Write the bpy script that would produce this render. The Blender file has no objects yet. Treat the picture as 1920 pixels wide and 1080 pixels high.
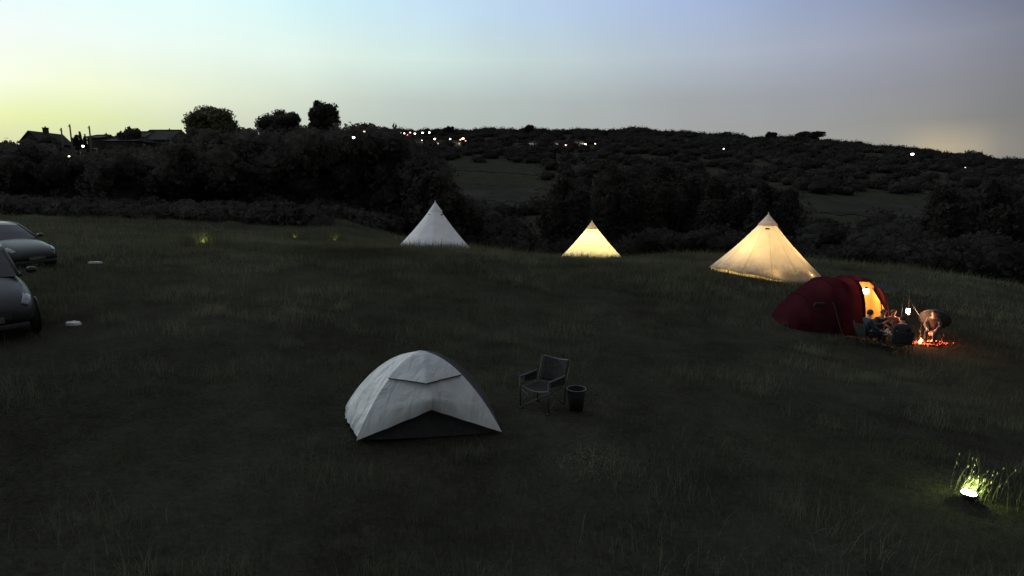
import bpy, bmesh, math, random
import numpy as np
from mathutils import Vector, Matrix, Euler
R = math.radians
SC = bpy.context.scene
COL = SC.collection
random.seed(7)
rng = np.random.default_rng(11)

# ---------------------------------------------------------------- camera
CAMH, FPX, PITCH = 3.8, 1144.0, R(9.43)
cd = bpy.data.cameras.new('camera')
cam = bpy.data.objects.new('camera', cd)
COL.objects.link(cam)
cam.location = (0, 0, CAMH)
cam.rotation_euler = (R(90) - PITCH, 0, 0)
cd.sensor_width = 36
cd.lens = 36 * FPX / 1920
cd.clip_start = 0.1
cd.clip_end = 9000
SC.camera = cam
SC.render.resolution_x, SC.render.resolution_y = 1024, 576


def lin(r, g, b):
    f = lambda c: (c / 255 / 12.92) if c <= 10 else ((c / 255 + 0.055) / 1.055) ** 2.4
    return (f(r), f(g), f(b), 1)


# ---------------------------------------------------------------- world: dusk sky after sunset, glow low in the left (north-west)
W = bpy.data.worlds.new('World')
SC.world = W
W.use_nodes = True
nt = W.node_tree
nt.nodes.clear()
N = nt.nodes.new
L = nt.links.new
out = N('ShaderNodeOutputWorld')
bg = N('ShaderNodeBackground')
bg.inputs[1].default_value = 1.0
L(bg.outputs[0], out.inputs[0])
tc = N('ShaderNodeTexCoord')
sep = N('ShaderNodeSeparateXYZ')
L(tc.outputs['Generated'], sep.inputs[0])


def wmath(op, a, b=None, c=None):
    n = N('ShaderNodeMath')
    n.operation = op
    for i, v in enumerate((a, b, c)):
        if v is None:
            continue
        if isinstance(v, (int, float)):
            n.inputs[i].default_value = v
        else:
            L(v, n.inputs[i])
    return n.outputs[0]


az = wmath('MULTIPLY_ADD', wmath('ARCTAN2', sep.outputs[0], sep.outputs[1]), 1 / (2 * math.pi), 0.5)
el = wmath('MULTIPLY', wmath('ARCSINE', sep.outputs[2]), 180 / math.pi)
# azimuth stops in degrees (0 = straight ahead, negative = left); rows are elevations
BK = [(70, (112, 112, 112)), (120, (116, 115, 114)), (180, (120, 119, 117))]
SKY = {
    3.0: [(-180, (120, 119, 117)), (-120, (150, 150, 130)), (-70, (240, 225, 165)), (-45, (226, 218, 170)), (-38, (218, 220, 178)), (-24, (204, 210, 188)),
          (-12, (188, 194, 184)), (0, (176, 182, 176)), (15, (166, 168, 164)), (26, (160, 159, 155)), (31, (160, 156, 148)), (34, (184, 171, 145)), (36.2, (172, 162, 142)), (38.5, (136, 133, 128)), (50, (112, 112, 112))] + BK,
    5.0: [(-180, (120, 119, 117)), (-120, (155, 156, 140)), (-70, (255, 245, 195)), (-43, (242, 248, 182)), (-36, (230, 240, 176)), (-24, (210, 216, 194)),
          (-11, (186, 194, 186)), (0, (176, 184, 180)), (15, (163, 166, 165)), (27, (153, 154, 153)), (33, (147, 146, 142)), (38, (129, 129, 129)), (42, (121, 121, 122)), (55, (110, 110, 112))] + BK,
    7.5: [(-180, (120, 119, 117)), (-120, (160, 165, 160)), (-70, (255, 252, 230)), (-42, (250, 255, 240)), (-34, (244, 252, 216)), (-22, (222, 232, 210)),
          (-10, (190, 202, 196)), (0, (179, 190, 187)), (15, (163, 168, 172)), (27, (152, 155, 164)), (34, (142, 143, 150)), (40, (124, 125, 131)), (55, (108, 109, 113))] + BK,
    11.0: [(-180, (120, 119, 117)), (-120, (155, 166, 175)), (-70, (255, 255, 255)), (-40, (248, 255, 253)), (-28, (236, 252, 244)), (-18, (228, 246, 236)),
           (-8, (210, 231, 225)), (2, (194, 211, 212)), (15, (177, 189, 202)), (27, (162, 168, 186)), (33, (148, 152, 168)), (40, (122, 126, 141)), (55, (106, 109, 116))] + BK,
    15.0: [(-180, (120, 119, 117)), (-120, (140, 165, 185)), (-70, (240, 252, 255)), (-38, (228, 255, 255)), (-26, (228, 255, 255)), (-18, (212, 245, 250)),
           (-8, (200, 228, 245)), (0, (189, 214, 237)), (15, (168, 186, 220)), (27, (144, 158, 190)), (38, (103, 111, 136)), (55, (98, 102, 118))] + BK,
    40.0: [(-180, (138, 139, 142)), (-120, (156, 165, 174)), (-60, (208, 226, 236)), (-20, (192, 208, 224)), (10, (160, 171, 194)), (40, (130, 137, 155)), (110, (128, 130, 136)), (180, (138, 139, 142))],
    90.0: [(-180, (176, 181, 192)), (180, (176, 181, 192))],
}
prev = None
keys = sorted(SKY)
for k in keys:
    cr = N('ShaderNodeValToRGB')
    L(az, cr.inputs[0])
    e = cr.color_ramp.elements
    st = SKY[k]
    e[0].position = st[0][0] / 360 + 0.5
    e[0].color = lin(*st[0][1])
    e[1].position = st[-1][0] / 360 + 0.5
    e[1].color = lin(*st[-1][1])
    for a, c in st[1:-1]:
        x = e.new(a / 360 + 0.5)
        x.color = lin(*c)
    if prev is None:
        prev, pk = cr.outputs[0], k
        continue
    mr = N('ShaderNodeMapRange')
    mr.interpolation_type = 'LINEAR'
    L(el, mr.inputs[0])
    mr.inputs[1].default_value, mr.inputs[2].default_value = pk, k
    mx = N('ShaderNodeMix')
    mx.data_type = 'RGBA'
    L(mr.outputs[0], mx.inputs[0])
    L(prev, mx.inputs[6])
    L(cr.outputs[0], mx.inputs[7])
    prev, pk = mx.outputs[2], k
# very faint unevenness of thin high haze
nz = N('ShaderNodeTexNoise')
L(tc.outputs['Generated'], nz.inputs[0])
nz.inputs['Scale'].default_value = 9
nz.inputs['Detail'].default_value = 6
hv = wmath('MULTIPLY_ADD', nz.outputs[0], 0.10, 0.95)
vm = N('ShaderNodeVectorMath')
vm.operation = 'SCALE'
L(prev, vm.inputs[0])
L(hv, vm.inputs['Scale'])
L(vm.outputs[0], bg.inputs[0])

# twilight glow direction: one soft, very weak sun just over the horizon on the left
sl = bpy.data.lights.new('sun', 'SUN')
sl.energy = 0.6
sl.angle = R(25)
sl.color = (1.0, 0.93, 0.78)
sun = bpy.data.objects.new('sun', sl)
COL.objects.link(sun)
sun.rotation_euler = Vector((0.80, -0.45, -0.22)).to_track_quat('-Z', 'Y').to_euler()

SC.view_settings.view_transform = 'Standard'
SC.view_settings.look = 'None'
SC.view_settings.exposure = 0
SC.view_settings.gamma = 1
SC.render.engine = 'CYCLES'
SC.cycles.use_denoising = True
SC.cycles.denoising_input_passes = 'RGB_ALBEDO_NORMAL'
SC.cycles.denoising_prefilter = 'ACCURATE'
SC.cycles.max_bounces = 6
SC.cycles.diffuse_bounces = 3
SC.cycles.glossy_bounces = 3
SC.cycles.transmission_bounces = 6
SC.cycles.sample_clamp_indirect = 4
SC.cycles.caustics_reflective = False
SC.cycles.caustics_refractive = False

# ---------------------------------------------------------------- picture geometry and terrain
CP, SP = math.cos(PITCH), math.sin(PITCH)


def ray(px, py):
    u, v = (px - 960) / FPX, (540 - py) / FPX
    return np.array([u, CP + SP * v, -SP + CP * v])


def pt(px, py, Y):
    d = ray(px, py)
    p = d * (Y / d[1])
    return np.array([p[0], p[1], p[2] + CAMH])


_ctrl = [pt(*a) for a in [(810, 832, 9.0), (668, 826, 8.9), (940, 812, 9.3), (1060, 772, 10.1), (90, 622, 12.0), (60, 503, 20.5),
                          (1440, 527, 25.5), (1335, 508, 28), (1540, 522, 28), (815, 482, 37), (1110, 497, 44), (1110, 488, 31),
                          (1560, 634, 19), (1740, 648, 18.3), (1650, 640, 19), (1815, 950, 7.5), (840, 466, 30), (480, 436, 46), (250, 425, 44), (700, 452, 42),
                          (1290, 478, 38), (1820, 520, 33)]]
_ctrl += [np.array(a, float) for a in [(0, 0, 0.05), (-8, 4, .45), (8, 3, -.35), (-6, -8, .4), (6, -8, -.2), (-30, 0, 1.6), (30, 0, -1.8), (-22, 32, 1.2), (-36, 45, 1.6),
                                       (26, 20, -2.4), (36, 34, -3.4), (10, 52, -2.4), (28, 52, -4.2), (-40, 20, 2.0), (-10, 55, 0.3)]]
_ctrl = np.array(_ctrl)


def _tps_fit(P, lam=2.0):
    n = len(P)
    d = np.linalg.norm(P[:, None, :2] - P[None, :, :2], axis=2)
    K = np.where(d > 0, d * d * np.log(d + 1e-9), 0) + lam * np.eye(n)
    Q = np.c_[np.ones(n), P[:, :2]]
    A = np.block([[K, Q], [Q.T, np.zeros((3, 3))]])
    return np.linalg.solve(A, np.r_[P[:, 2], 0, 0, 0])


_w = _tps_fit(_ctrl)


def sstep(a, b, x):
    t = np.clip((x - a) / (b - a), 0, 1)
    return t * t * (3 - 2 * t)


def field_z(x, y):
    r = np.hypot(x, y)
    s = np.minimum(1, 56 / np.maximum(r, 1e-6))
    x, y = x * s, np.maximum(y * s, -10)
    z = _w[-3] + _w[-2] * x + _w[-1] * y
    for (cx, cy, _), w in zip(_ctrl, _w[:-3]):
        d2 = (x - cx) ** 2 + (y - cy) ** 2 + 1e-9
        z = z + w * d2 * 0.5 * np.log(d2)
    return z


SKYLINE = [(-500, 300), (0, 300), (640, 290), (720, 256), (745, 247), (800, 246), (860, 244), (985, 243), (1080, 243), (1150, 247), (1210, 243), (1270, 247), (1330, 252), (1385, 258), (1450, 259), (1520, 256),
           (1580, 268), (1660, 274), (1740, 283), (1820, 291), (1875, 302), (1920, 301), (2300, 330), (2900, 345)]
_sx = np.array([math.atan2(ray(a, b)[0], ray(a, b)[1]) for a, b in SKYLINE])
_st = np.array([ray(a, b)[2] / math.hypot(ray(a, b)[0], ray(a, b)[1]) for a, b in SKYLINE])
RIDGE = 1300.0


def ground_z(x, y):
    x, y = np.asarray(x, float), np.asarray(y, float)
    r = np.hypot(x, y)
    a = np.arctan2(x, y)
    f = field_z(x, y)
    zr = np.interp(a, _sx, _st) * RIDGE + CAMH - 7
    # right: the field falls into a valley, then a long hillside climbs to the ridge
    v = CAMH - 9 - 21 * sstep(60, 170, r)
    t = np.clip((r - 230) / (RIDGE - 230), 0, 1)
    hill = (zr - v) * (0.80 * t + 0.2 * sstep(0, 1, t)) + v
    hill = np.where(r > RIDGE, zr - (r - RIDGE) * 0.06, hill)
    hill = hill + 2.2 * np.sin(x * .017 + 1.3) * np.sin(y * .013) * sstep(200, 500, r)
    # left: the land rises gently behind the field
    lf = 1.3 + 7.5 * sstep(58, 150, r)
    lf = np.where(r > 200, lf + (hill - lf) * sstep(200, 420, r), lf)
    k = sstep(R(-17), R(-6), a)
    behind = sstep(R(95), R(140), np.abs(a))
    far = lf * (1 - k) + hill * k
    far = far * (1 - behind) + f * behind
    w = sstep(46, 72, r)
    z = f * (1 - w) + far * w
    z = z + (0.05 * np.sin(x * 1.1 + .7 * np.sin(y * .8)) * np.sin(y * .9 + .6 * np.sin(x * .5)) + .03 * np.sin(x * 2.7 + y * 1.9)) * sstep(3, 8, r)
    return z


def gz(x, y):
    return float(ground_z(x, y))


def hit(px, py):
    d = ray(px, py)
    t = np.linspace(3, 160, 6000)
    z = CAMH + d[2] * t
    g = ground_z(d[0] * t, d[1] * t)
    i = int(np.argmax(z < g))
    return Vector((d[0] * t[i], d[1] * t[i], float(g[i])))


# ---------------------------------------------------------------- materials
def mat(name, col, rough=0.8, metal=0.0, noise=None, coat=0, emit=None, estr=0, bump=None, spec=0.5, coords='Object', dark=0.55, light=1.5):
    m = bpy.data.materials.new(name)
    m.use_nodes = True
    t = m.node_tree
    b = t.nodes['Principled BSDF']
    b.inputs['Roughness'].default_value = rough
    b.inputs['Metallic'].default_value = metal
    b.inputs['Coat Weight'].default_value = coat
    b.inputs['Specular IOR Level'].default_value = spec
    b.inputs['Base Color'].default_value = (*col[:3], 1)
    sc = noise or 6.0
    c = t.nodes.new('ShaderNodeTexCoord')
    n = t.nodes.new('ShaderNodeTexNoise')
    n.inputs['Scale'].default_value = sc
    n.inputs['Detail'].default_value = 5
    n.inputs['Roughness'].default_value = 0.65
    t.links.new(c.outputs[coords], n.inputs[0])
    r = t.nodes.new('ShaderNodeValToRGB')
    r.color_ramp.elements[0].position = 0.3
    r.color_ramp.elements[1].position = 0.72
    r.color_ramp.elements[0].color = (*[x * dark for x in col[:3]], 1)
    r.color_ramp.elements[1].color = (*[min(.95, x * light) for x in col[:3]], 1)
    t.links.new(n.outputs[0], r.inputs[0])
    t.links.new(r.outputs[0], b.inputs['Base Color'])
    if bump:
        bp = t.nodes.new('ShaderNodeBump')
        bp.inputs['Strength'].default_value = bump
        bp.inputs['Distance'].default_value = 0.02
        t.links.new(n.outputs[0], bp.inputs['Height'])
        t.links.new(bp.outputs[0], b.inputs['Normal'])
    if emit:
        b.inputs['Emission Color'].default_value = (*emit[:3], 1)
        b.inputs['Emission Strength'].default_value = estr
    return m


def emat(name, col, s):
    m = bpy.data.materials.new(name)
    m.use_nodes = True
    b = m.node_tree.nodes['Principled BSDF']
    b.inputs['Base Color'].default_value = (*col, 1)
    b.inputs['Emission Color'].default_value = (*col, 1)
    b.inputs['Emission Strength'].default_value = s
    m.cycles.emission_sampling = 'NONE'
    return m


def fabric(name, col, trans=0.4, tcol=None, noise=3.0, hem_mottle=None, seams=0, dark=.88, light=1.06, wrinkle=0):
    """Woven cloth that lets part of the light through; stain = (height, spread, colour) of a mottled darker band near the hem."""
    m = bpy.data.materials.new(name)
    m.use_nodes = True
    t = m.node_tree
    t.nodes.clear()
    n = t.nodes.new
    l = t.links.new
    o = n('ShaderNodeOutputMaterial')
    mixs = n('ShaderNodeMixShader')
    d = n('ShaderNodeBsdfDiffuse')
    tr = n('ShaderNodeBsdfTranslucent')
    mixs.inputs[0].default_value = trans
    l(d.outputs[0], mixs.inputs[1])
    l(tr.outputs[0], mixs.inputs[2])
    l(mixs.outputs[0], o.inputs[0])
    c = n('ShaderNodeTexCoord')
    nz = n('ShaderNodeTexNoise')
    nz.inputs['Scale'].default_value = noise
    nz.inputs['Detail'].default_value = 6
    l(c.outputs['Object'], nz.inputs[0])
    r = n('ShaderNodeValToRGB')
    r.color_ramp.elements[0].position, r.color_ramp.elements[1].position = .3, .7
    r.color_ramp.elements[0].color = (*[x * dark for x in col], 1)
    r.color_ramp.elements[1].color = (*[min(.9, x * light) for x in col], 1)
    l(nz.outputs[0], r.inputs[0])
    cur = r.outputs[0]
    fac = None
    if seams:
        s = n('ShaderNodeSeparateXYZ')
        l(c.outputs['Object'], s.inputs[0])
        a = n('ShaderNodeMath'); a.operation = 'ARCTAN2'
        l(s.outputs[1], a.inputs[0]); l(s.outputs[0], a.inputs[1])
        b = n('ShaderNodeMath'); b.operation = 'MULTIPLY'; b.inputs[1].default_value = seams / 2
        l(a.outputs[0], b.inputs[0])
        q = n('ShaderNodeMath'); q.operation = 'SINE'; l(b.outputs[0], q.inputs[0])
        ab = n('ShaderNodeMath'); ab.operation = 'ABSOLUTE'; l(q.outputs[0], ab.inputs[0])
        mr = n('ShaderNodeMapRange'); mr.inputs[1].default_value = 0.0; mr.inputs[2].default_value = .10; mr.inputs[3].default_value = .62; mr.inputs[4].default_value = 1
        l(ab.outputs[0], mr.inputs[0])
        sc_ = n('ShaderNodeVectorMath'); sc_.operation = 'SCALE'
        l(cur, sc_.inputs[0]); l(mr.outputs[0], sc_.inputs['Scale'])
        cur = sc_.outputs[0]
    if hem_mottle:
        h0, spread, scol, sscale = hem_mottle
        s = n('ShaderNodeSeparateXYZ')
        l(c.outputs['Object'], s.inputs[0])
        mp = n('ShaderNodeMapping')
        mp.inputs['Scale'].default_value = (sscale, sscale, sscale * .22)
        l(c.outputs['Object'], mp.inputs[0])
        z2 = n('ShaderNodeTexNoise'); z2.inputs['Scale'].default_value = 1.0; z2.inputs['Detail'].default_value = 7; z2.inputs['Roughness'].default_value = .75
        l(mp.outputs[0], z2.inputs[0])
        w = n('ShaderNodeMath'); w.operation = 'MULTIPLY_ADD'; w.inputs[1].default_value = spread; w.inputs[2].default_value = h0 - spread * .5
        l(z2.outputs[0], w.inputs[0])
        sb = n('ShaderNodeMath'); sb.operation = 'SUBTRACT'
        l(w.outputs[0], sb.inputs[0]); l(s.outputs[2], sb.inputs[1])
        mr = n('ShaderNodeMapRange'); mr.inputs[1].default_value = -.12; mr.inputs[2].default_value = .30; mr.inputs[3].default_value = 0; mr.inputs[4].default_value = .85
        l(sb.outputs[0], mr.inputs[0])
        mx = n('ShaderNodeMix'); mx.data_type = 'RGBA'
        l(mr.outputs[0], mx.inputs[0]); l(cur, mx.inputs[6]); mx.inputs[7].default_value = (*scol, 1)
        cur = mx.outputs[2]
    if wrinkle:
        mp2 = n('ShaderNodeMapping'); mp2.inputs['Scale'].default_value = (2.2, 2.2, .6); mp2.inputs['Rotation'].default_value = (.3, .5, .2)
        l(c.outputs['Object'], mp2.inputs[0])
        wn = n('ShaderNodeTexNoise'); wn.inputs['Scale'].default_value = 1.6; wn.inputs['Detail'].default_value = 3; wn.inputs['Distortion'].default_value = .8
        l(mp2.outputs[0], wn.inputs[0])
        bp = n('ShaderNodeBump'); bp.inputs['Strength'].default_value = wrinkle; bp.inputs['Distance'].default_value = .12
        l(wn.outputs[0], bp.inputs['Height'])
        l(bp.outputs[0], d.inputs['Normal'])
    l(cur, d.inputs[0])
    if tcol:
        mm = n('ShaderNodeMix'); mm.data_type = 'RGBA'; mm.blend_type = 'MULTIPLY'; mm.inputs[0].default_value = 1
        l(cur, mm.inputs[6]); mm.inputs[7].default_value = (*tcol, 1)
        l(mm.outputs[2], tr.inputs[0])
    else:
        l(cur, tr.inputs[0])
    return m


# ---------------------------------------------------------------- mesh helpers
class MB:
    def __init__(s):
        s.v, s.f, s.m = [], [], []

    def add(s, vs, fs, mi=0):
        o = len(s.v)
        s.v += [tuple(map(float, v)) for v in vs]
        s.f += [tuple(i + o for i in f) for f in fs]
        s.m += [mi] * len(fs)
        return s

    def box(s, c, size, rot=None, mi=0, taper=1.0):
        hx, hy, hz = [q / 2 for q in size]
        vs = [Vector((x * hx * (taper if z > 0 else 1), y * hy * (taper if z > 0 else 1), z * hz)) for z in (-1, 1) for x, y in ((-1, -1), (1, -1), (1, 1), (-1, 1))]
        if rot:
            M = Euler(rot).to_matrix()
            vs = [M @ v for v in vs]
        c = Vector(c)
        return s.add([v + c for v in vs], [(3, 2, 1, 0), (4, 5, 6, 7), (0, 1, 5, 4), (1, 2, 6, 5), (2, 3, 7, 6), (3, 0, 4, 7)], mi)

    def tube(s, pts, r, n=8, mi=0, cap=True):
        pts = [Vector(p) for p in pts]
        rs = r if isinstance(r, (list, tuple)) else [r] * len(pts)
        vs, fs = [], []
        up = None
        for i, p in enumerate(pts):
            d = (pts[min(i + 1, len(pts) - 1)] - pts[max(i - 1, 0)]).normalized()
            a = d.orthogonal().normalized() if up is None else (up - d * up.dot(d)).normalized()
            up = a
            b = d.cross(a)
            vs += [p + (a * math.cos(2 * math.pi * k / n) + b * math.sin(2 * math.pi * k / n)) * rs[i] for k in range(n)]
        for i in range(len(pts) - 1):
            fs += [(i * n + k, i * n + (k + 1) % n, (i + 1) * n + (k + 1) % n, (i + 1) * n + k) for k in range(n)]
        if cap:
            fs += [tuple(range(n))[::-1], tuple((len(pts) - 1) * n + k for k in range(n))]
        return s.add(vs, fs, mi)

    def lathe(s, prof, n=24, c=(0, 0, 0), mi=0, close=False):
        vs = [(c[0] + r * math.cos(2 * math.pi * k / n), c[1] + r * math.sin(2 * math.pi * k / n), c[2] + z) for r, z in prof for k in range(n)]
        fs = [(i * n + k, i * n + (k + 1) % n, (i + 1) * n + (k + 1) % n, (i + 1) * n + k) for i in range(len(prof) - 1) for k in range(n)]
        return s.add(vs, fs, mi)

    def ell(s, c, r, n=12, m=8, mi=0, rot=None):
        M = Euler(rot).to_matrix() if rot else Matrix.Identity(3)
        r = r if hasattr(r, '__len__') else (r, r, r)
        vs = []
        for i in range(m + 1):
            t = math.pi * i / m
            for k in range(n):
                a = 2 * math.pi * k / n
                vs.append(M @ Vector((r[0] * math.sin(t) * math.cos(a), r[1] * math.sin(t) * math.sin(a), r[2] * math.cos(t))) + Vector(c))
        fs = [(i * n + k, (i + 1) * n + k, (i + 1) * n + (k + 1) % n, i * n + (k + 1) % n) for i in range(m) for k in range(n)]
        return s.add(vs, fs, mi)

    def grid(s, fn, nu, nv, mi=0, skip=None):
        vs = [fn(i / nu, j / nv) for i in range(nu + 1) for j in range(nv + 1)]
        fs = [(i * (nv + 1) + j, (i + 1) * (nv + 1) + j, (i + 1) * (nv + 1) + j + 1, i * (nv + 1) + j + 1) for i in range(nu) for j in range(nv)
              if not (skip and skip((i + .5) / nu, (j + .5) / nv))]
        return s.add(vs, fs, mi)

    def build(s, name, mats, parent=None, smooth=True, thick=0, bevel=0, sub=0):
        me = bpy.data.meshes.new(name)
        me.from_pydata(s.v, [], s.f)
        mats = mats if isinstance(mats, (list, tuple)) else [mats]
        for m in mats:
            me.materials.append(m)
        me.polygons.foreach_set('material_index', s.m)
        me.polygons.foreach_set('use_smooth', [smooth] * len(s.f))
        me.update()
        o = bpy.data.objects.new(name, me)
        COL.objects.link(o)
        if parent:
            o.parent = parent
        if bevel:
            b = o.modifiers.new('bevel', 'BEVEL')
            b.width = bevel
            b.segments = 2
        if sub:
            b = o.modifiers.new('sub', 'SUBSURF')
            b.levels = b.render_levels = sub
        if thick:
            b = o.modifiers.new('thick', 'SOLIDIFY')
            b.thickness = thick
            b.offset = 0
        return o


def npmesh(name, v, f, m, parent=None, smooth=False):
    """v (n,3), f (k,3 or 4) numpy arrays"""
    me = bpy.data.meshes.new(name)
    k = f.shape[1]
    me.vertices.add(len(v))
    me.vertices.foreach_set('co', np.ascontiguousarray(v, dtype=np.float32).ravel())
    me.loops.add(f.size)
    me.loops.foreach_set('vertex_index', np.ascontiguousarray(f, dtype=np.int32).ravel())
    me.polygons.add(len(f))
    me.polygons.foreach_set('loop_start', np.arange(0, f.size, k, dtype=np.int32))
    me.polygons.foreach_set('loop_total', np.full(len(f), k, dtype=np.int32))
    me.polygons.foreach_set('use_smooth', np.full(len(f), smooth))
    me.update(calc_edges=True)
    me.materials.append(m)
    o = bpy.data.objects.new(name, me)
    COL.objects.link(o)
    if parent:
        o.parent = parent
    return o


def tag(o, label=None, cat=None, group=None, kind=None):
    if label: o['label'] = label
    if cat: o['category'] = cat
    if group: o['group'] = group
    if kind: o['kind'] = kind
    return o


def empty(name, loc, rz=0, label=None, cat=None, group=None, rot=None):
    o = bpy.data.objects.new(name, None)
    COL.objects.link(o)
    o.location = loc
    o.rotation_euler = rot or (0, 0, rz)
    o.empty_display_size = .2
    return tag(o, label, cat, group)


def lamp(name, loc, energy, col, r=.05, parent=None, kind='POINT', rot=None, spot=None):
    l = bpy.data.lights.new(name, kind)
    l.energy = energy
    l.color = col
    l.shadow_soft_size = r
    if spot:
        l.spot_size = R(spot)
        l.spot_blend = .5
    o = bpy.data.objects.new(name, l)
    COL.objects.link(o)
    o.location = loc
    if rot: o.rotation_euler = rot
    if parent: o.parent = parent
    return o


def copy_tree(o, parent=None):
    c = o.copy()
    COL.objects.link(c)
    c.parent = parent
    for ch in list(o.children):
        copy_tree(ch, c)
    return c


# ---------------------------------------------------------------- material library
def ground_material():
    m = bpy.data.materials.new('field_ground')
    m.use_nodes = True
    t = m.node_tree
    b = t.nodes['Principled BSDF']
    b.inputs['Roughness'].default_value = .95
    b.inputs['Specular IOR Level'].default_value = 0
    c = t.nodes.new('ShaderNodeTexCoord')
    prev = None
    for sc, c0, c1, p0, p1 in ((.16, (.015, .015, .0115), (.066, .065, .048), .40, .62), (1.4, (.017, .0168, .013), (.070, .068, .050), .38, .64), (14, (.015, .015, .0115), (.066, .065, .048), .35, .7)):
        n = t.nodes.new('ShaderNodeTexNoise')
        n.inputs['Scale'].default_value = sc
        n.inputs['Detail'].default_value = 6
        n.inputs['Roughness'].default_value = .7
        t.links.new(c.outputs['Object'], n.inputs[0])
        r = t.nodes.new('ShaderNodeValToRGB')
        r.color_ramp.elements[0].position, r.color_ramp.elements[1].position = p0, p1
        r.color_ramp.elements[0].color, r.color_ramp.elements[1].color = (*c0, 1), (*c1, 1)
        t.links.new(n.outputs[0], r.inputs[0])
        if prev is None:
            prev = r.outputs[0]
        else:
            x = t.nodes.new('ShaderNodeMix')
            x.data_type = 'RGBA'
            x.inputs[0].default_value = .45
            t.links.new(prev, x.inputs[6])
            t.links.new(r.outputs[0], x.inputs[7])
            prev = x.outputs[2]
    t.links.new(prev, b.inputs['Base Color'])
    bp = t.nodes.new('ShaderNodeBump')
    bp.inputs['Distance'].default_value = .05
    t.links.new(n.outputs[0], bp.inputs['Height'])
    t.links.new(bp.outputs[0], b.inputs['Normal'])
    return m


M = {}
M['ground'] = ground_material()
M['grass'] = fabric('grass_blades', (.056, .057, .038), .25, noise=.35, dark=.4, light=1.7)
M['fargrass'] = fabric('rough_grass', (.125, .128, .084), .25, noise=.18, dark=.4, light=1.5)
M['tallgrass'] = fabric('tall_grass', (.100, .102, .062), .25, noise=1.5, dark=.5, light=1.5)
M['seed'] = mat('seed_heads', (.22, .19, .13), .9)
M['leaf'] = fabric('foliage', (.060, .057, .051), .35, noise=.35, dark=.5, light=1.5)
M['leafdark'] = fabric('hedge_foliage', (.037, .036, .031), .3, noise=.35, dark=.5, light=1.5)
M['leaf2'] = mat('foliage_olive', (.075, .072, .036), .8, noise=.35, spec=.2, dark=.4, light=1.9)
M['farleaf'] = fabric('far_foliage', (.032, .031, .028), .2, noise=.02, dark=.7, light=1.3)
M['bark'] = mat('bark', (.06, .05, .04), .9, noise=4, bump=.5)
M['pale_field'] = mat('hay_field', (.038, .037, .032), 1, spec=0, noise=.03, dark=.6, light=1.4)
M['canvas'] = fabric('white_canvas', (.88, .895, .905), .12, wrinkle=.3, noise=2.5, seams=0, hem_mottle=(.36, .7, (.20, .21, .19), 7))
M['canvas_lit'] = fabric('cream_canvas', (.80, .77, .68), .38, tcol=(1, .93, .72), noise=2.5, seams=0, hem_mottle=(.34, .5, (.30, .24, .14), 8))
M['canvas_amber'] = fabric('ecru_canvas', (.78, .73, .63), .38, wrinkle=.3, tcol=(1, .90, .70), noise=1.6, seams=12, hem_mottle=(.55, .8, (.16, .15, .14), 6), dark=.82, light=1.1)  # canvas colour mottled darker towards the hem
M['cap'] = fabric('double_canvas', (.84, .85, .87), .2, noise=4)
M['cap_lit'] = fabric('double_cream_canvas', (.70, .66, .60), .26, tcol=(1, .9, .75), noise=4)
M['valance'] = fabric('valance_canvas', (.80, .74, .56), .5, tcol=(1, .9, .6), noise=6)
M['black'] = mat('black_rubber', (.010, .010, .011), .8, spec=.2)
M['vent'] = mat('vent_mesh', (.02, .02, .02), .9)
M['rope'] = mat('rope', (.10, .10, .09), .9)
M['steel'] = mat('steel', (.45, .45, .46), .35, metal=.9)
M['sheet'] = mat('groundsheet', (.30, .27, .20), .9, noise=5)
M['fly'] = fabric('silver_white_flysheet', (.50, .525, .535), .10, wrinkle=.8, noise=2.2, dark=.86, light=1.08)
M['fly_lit_dirty'] = fabric('flysheet_lit_side', (.76, .79, .80), .10, wrinkle=1.0, noise=3, dark=.86, light=1.08, hem_mottle=(.17, .9, (.16, .17, .15), 13))  # same cloth, sky-lit side painted paler; mottling at the hem is dirt
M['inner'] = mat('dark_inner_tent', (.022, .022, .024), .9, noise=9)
M['seam'] = mat('dark_piping', (.015, .015, .016), .8)
M['red'] = fabric('red_tent_fabric', (.044, .011, .016), .24, tcol=(1, .55, .45), noise=1.2, dark=.7, light=1.35)
M['cream'] = fabric('cream_inner_tent', (.80, .50, .19), .2, noise=3, dark=.8, light=1.1)
M['dkfab'] = mat('dark_chair_fabric', (.030, .031, .032), .9, noise=20, spec=.1)
M['edge_tone'] = mat('pale_highlight_and_rim', (.11, .115, .115), .6)  # chair edge highlights put into a pale colour; cup holder and rim share it
M['frame'] = mat('grey_frame_tube', (.035, .037, .037), .5, metal=.3)
M['skin'] = mat('skin', (.42, .24, .17), .6, noise=12, dark=.88, light=1.1)
M['hair'] = mat('dark_hair', (.015, .010, .008), .7, noise=40)
M['hair_b'] = mat('brown_hair', (.06, .035, .02), .7, noise=40)
M['blue'] = mat('blue_jacket', (.012, .026, .050), .85, noise=14)
M['dark_top'] = mat('charcoal_jumper', (.02, .02, .024), .9, noise=14)
M['tan_top'] = mat('tan_jumper', (.34, .24, .16), .9, noise=14)
M['red_top'] = mat('rust_jumper', (.26, .07, .04), .9, noise=14)
M['grey_top'] = mat('grey_hoodie', (.05, .045, .045), .9, noise=14)
M['jeans'] = mat('dark_trousers', (.02, .025, .04), .9, noise=18)
M['shoe'] = mat('dark_shoes', (.02, .018, .016), .7)
M['wood'] = mat('firewood', (.10, .06, .035), .9, noise=9, bump=.5)
M['char'] = mat('charred_wood', (.012, .010, .010), .95, noise=9)
M['stone'] = mat('pale_stone', (.42, .43, .42), .9, noise=9, bump=.4)
M['brick'] = mat('dark_brick', (.05, .042, .038), .9, noise=1.2, spec=.1)
M['render'] = mat('rendered_wall', (.22, .20, .18), .9, noise=.8)
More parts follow.
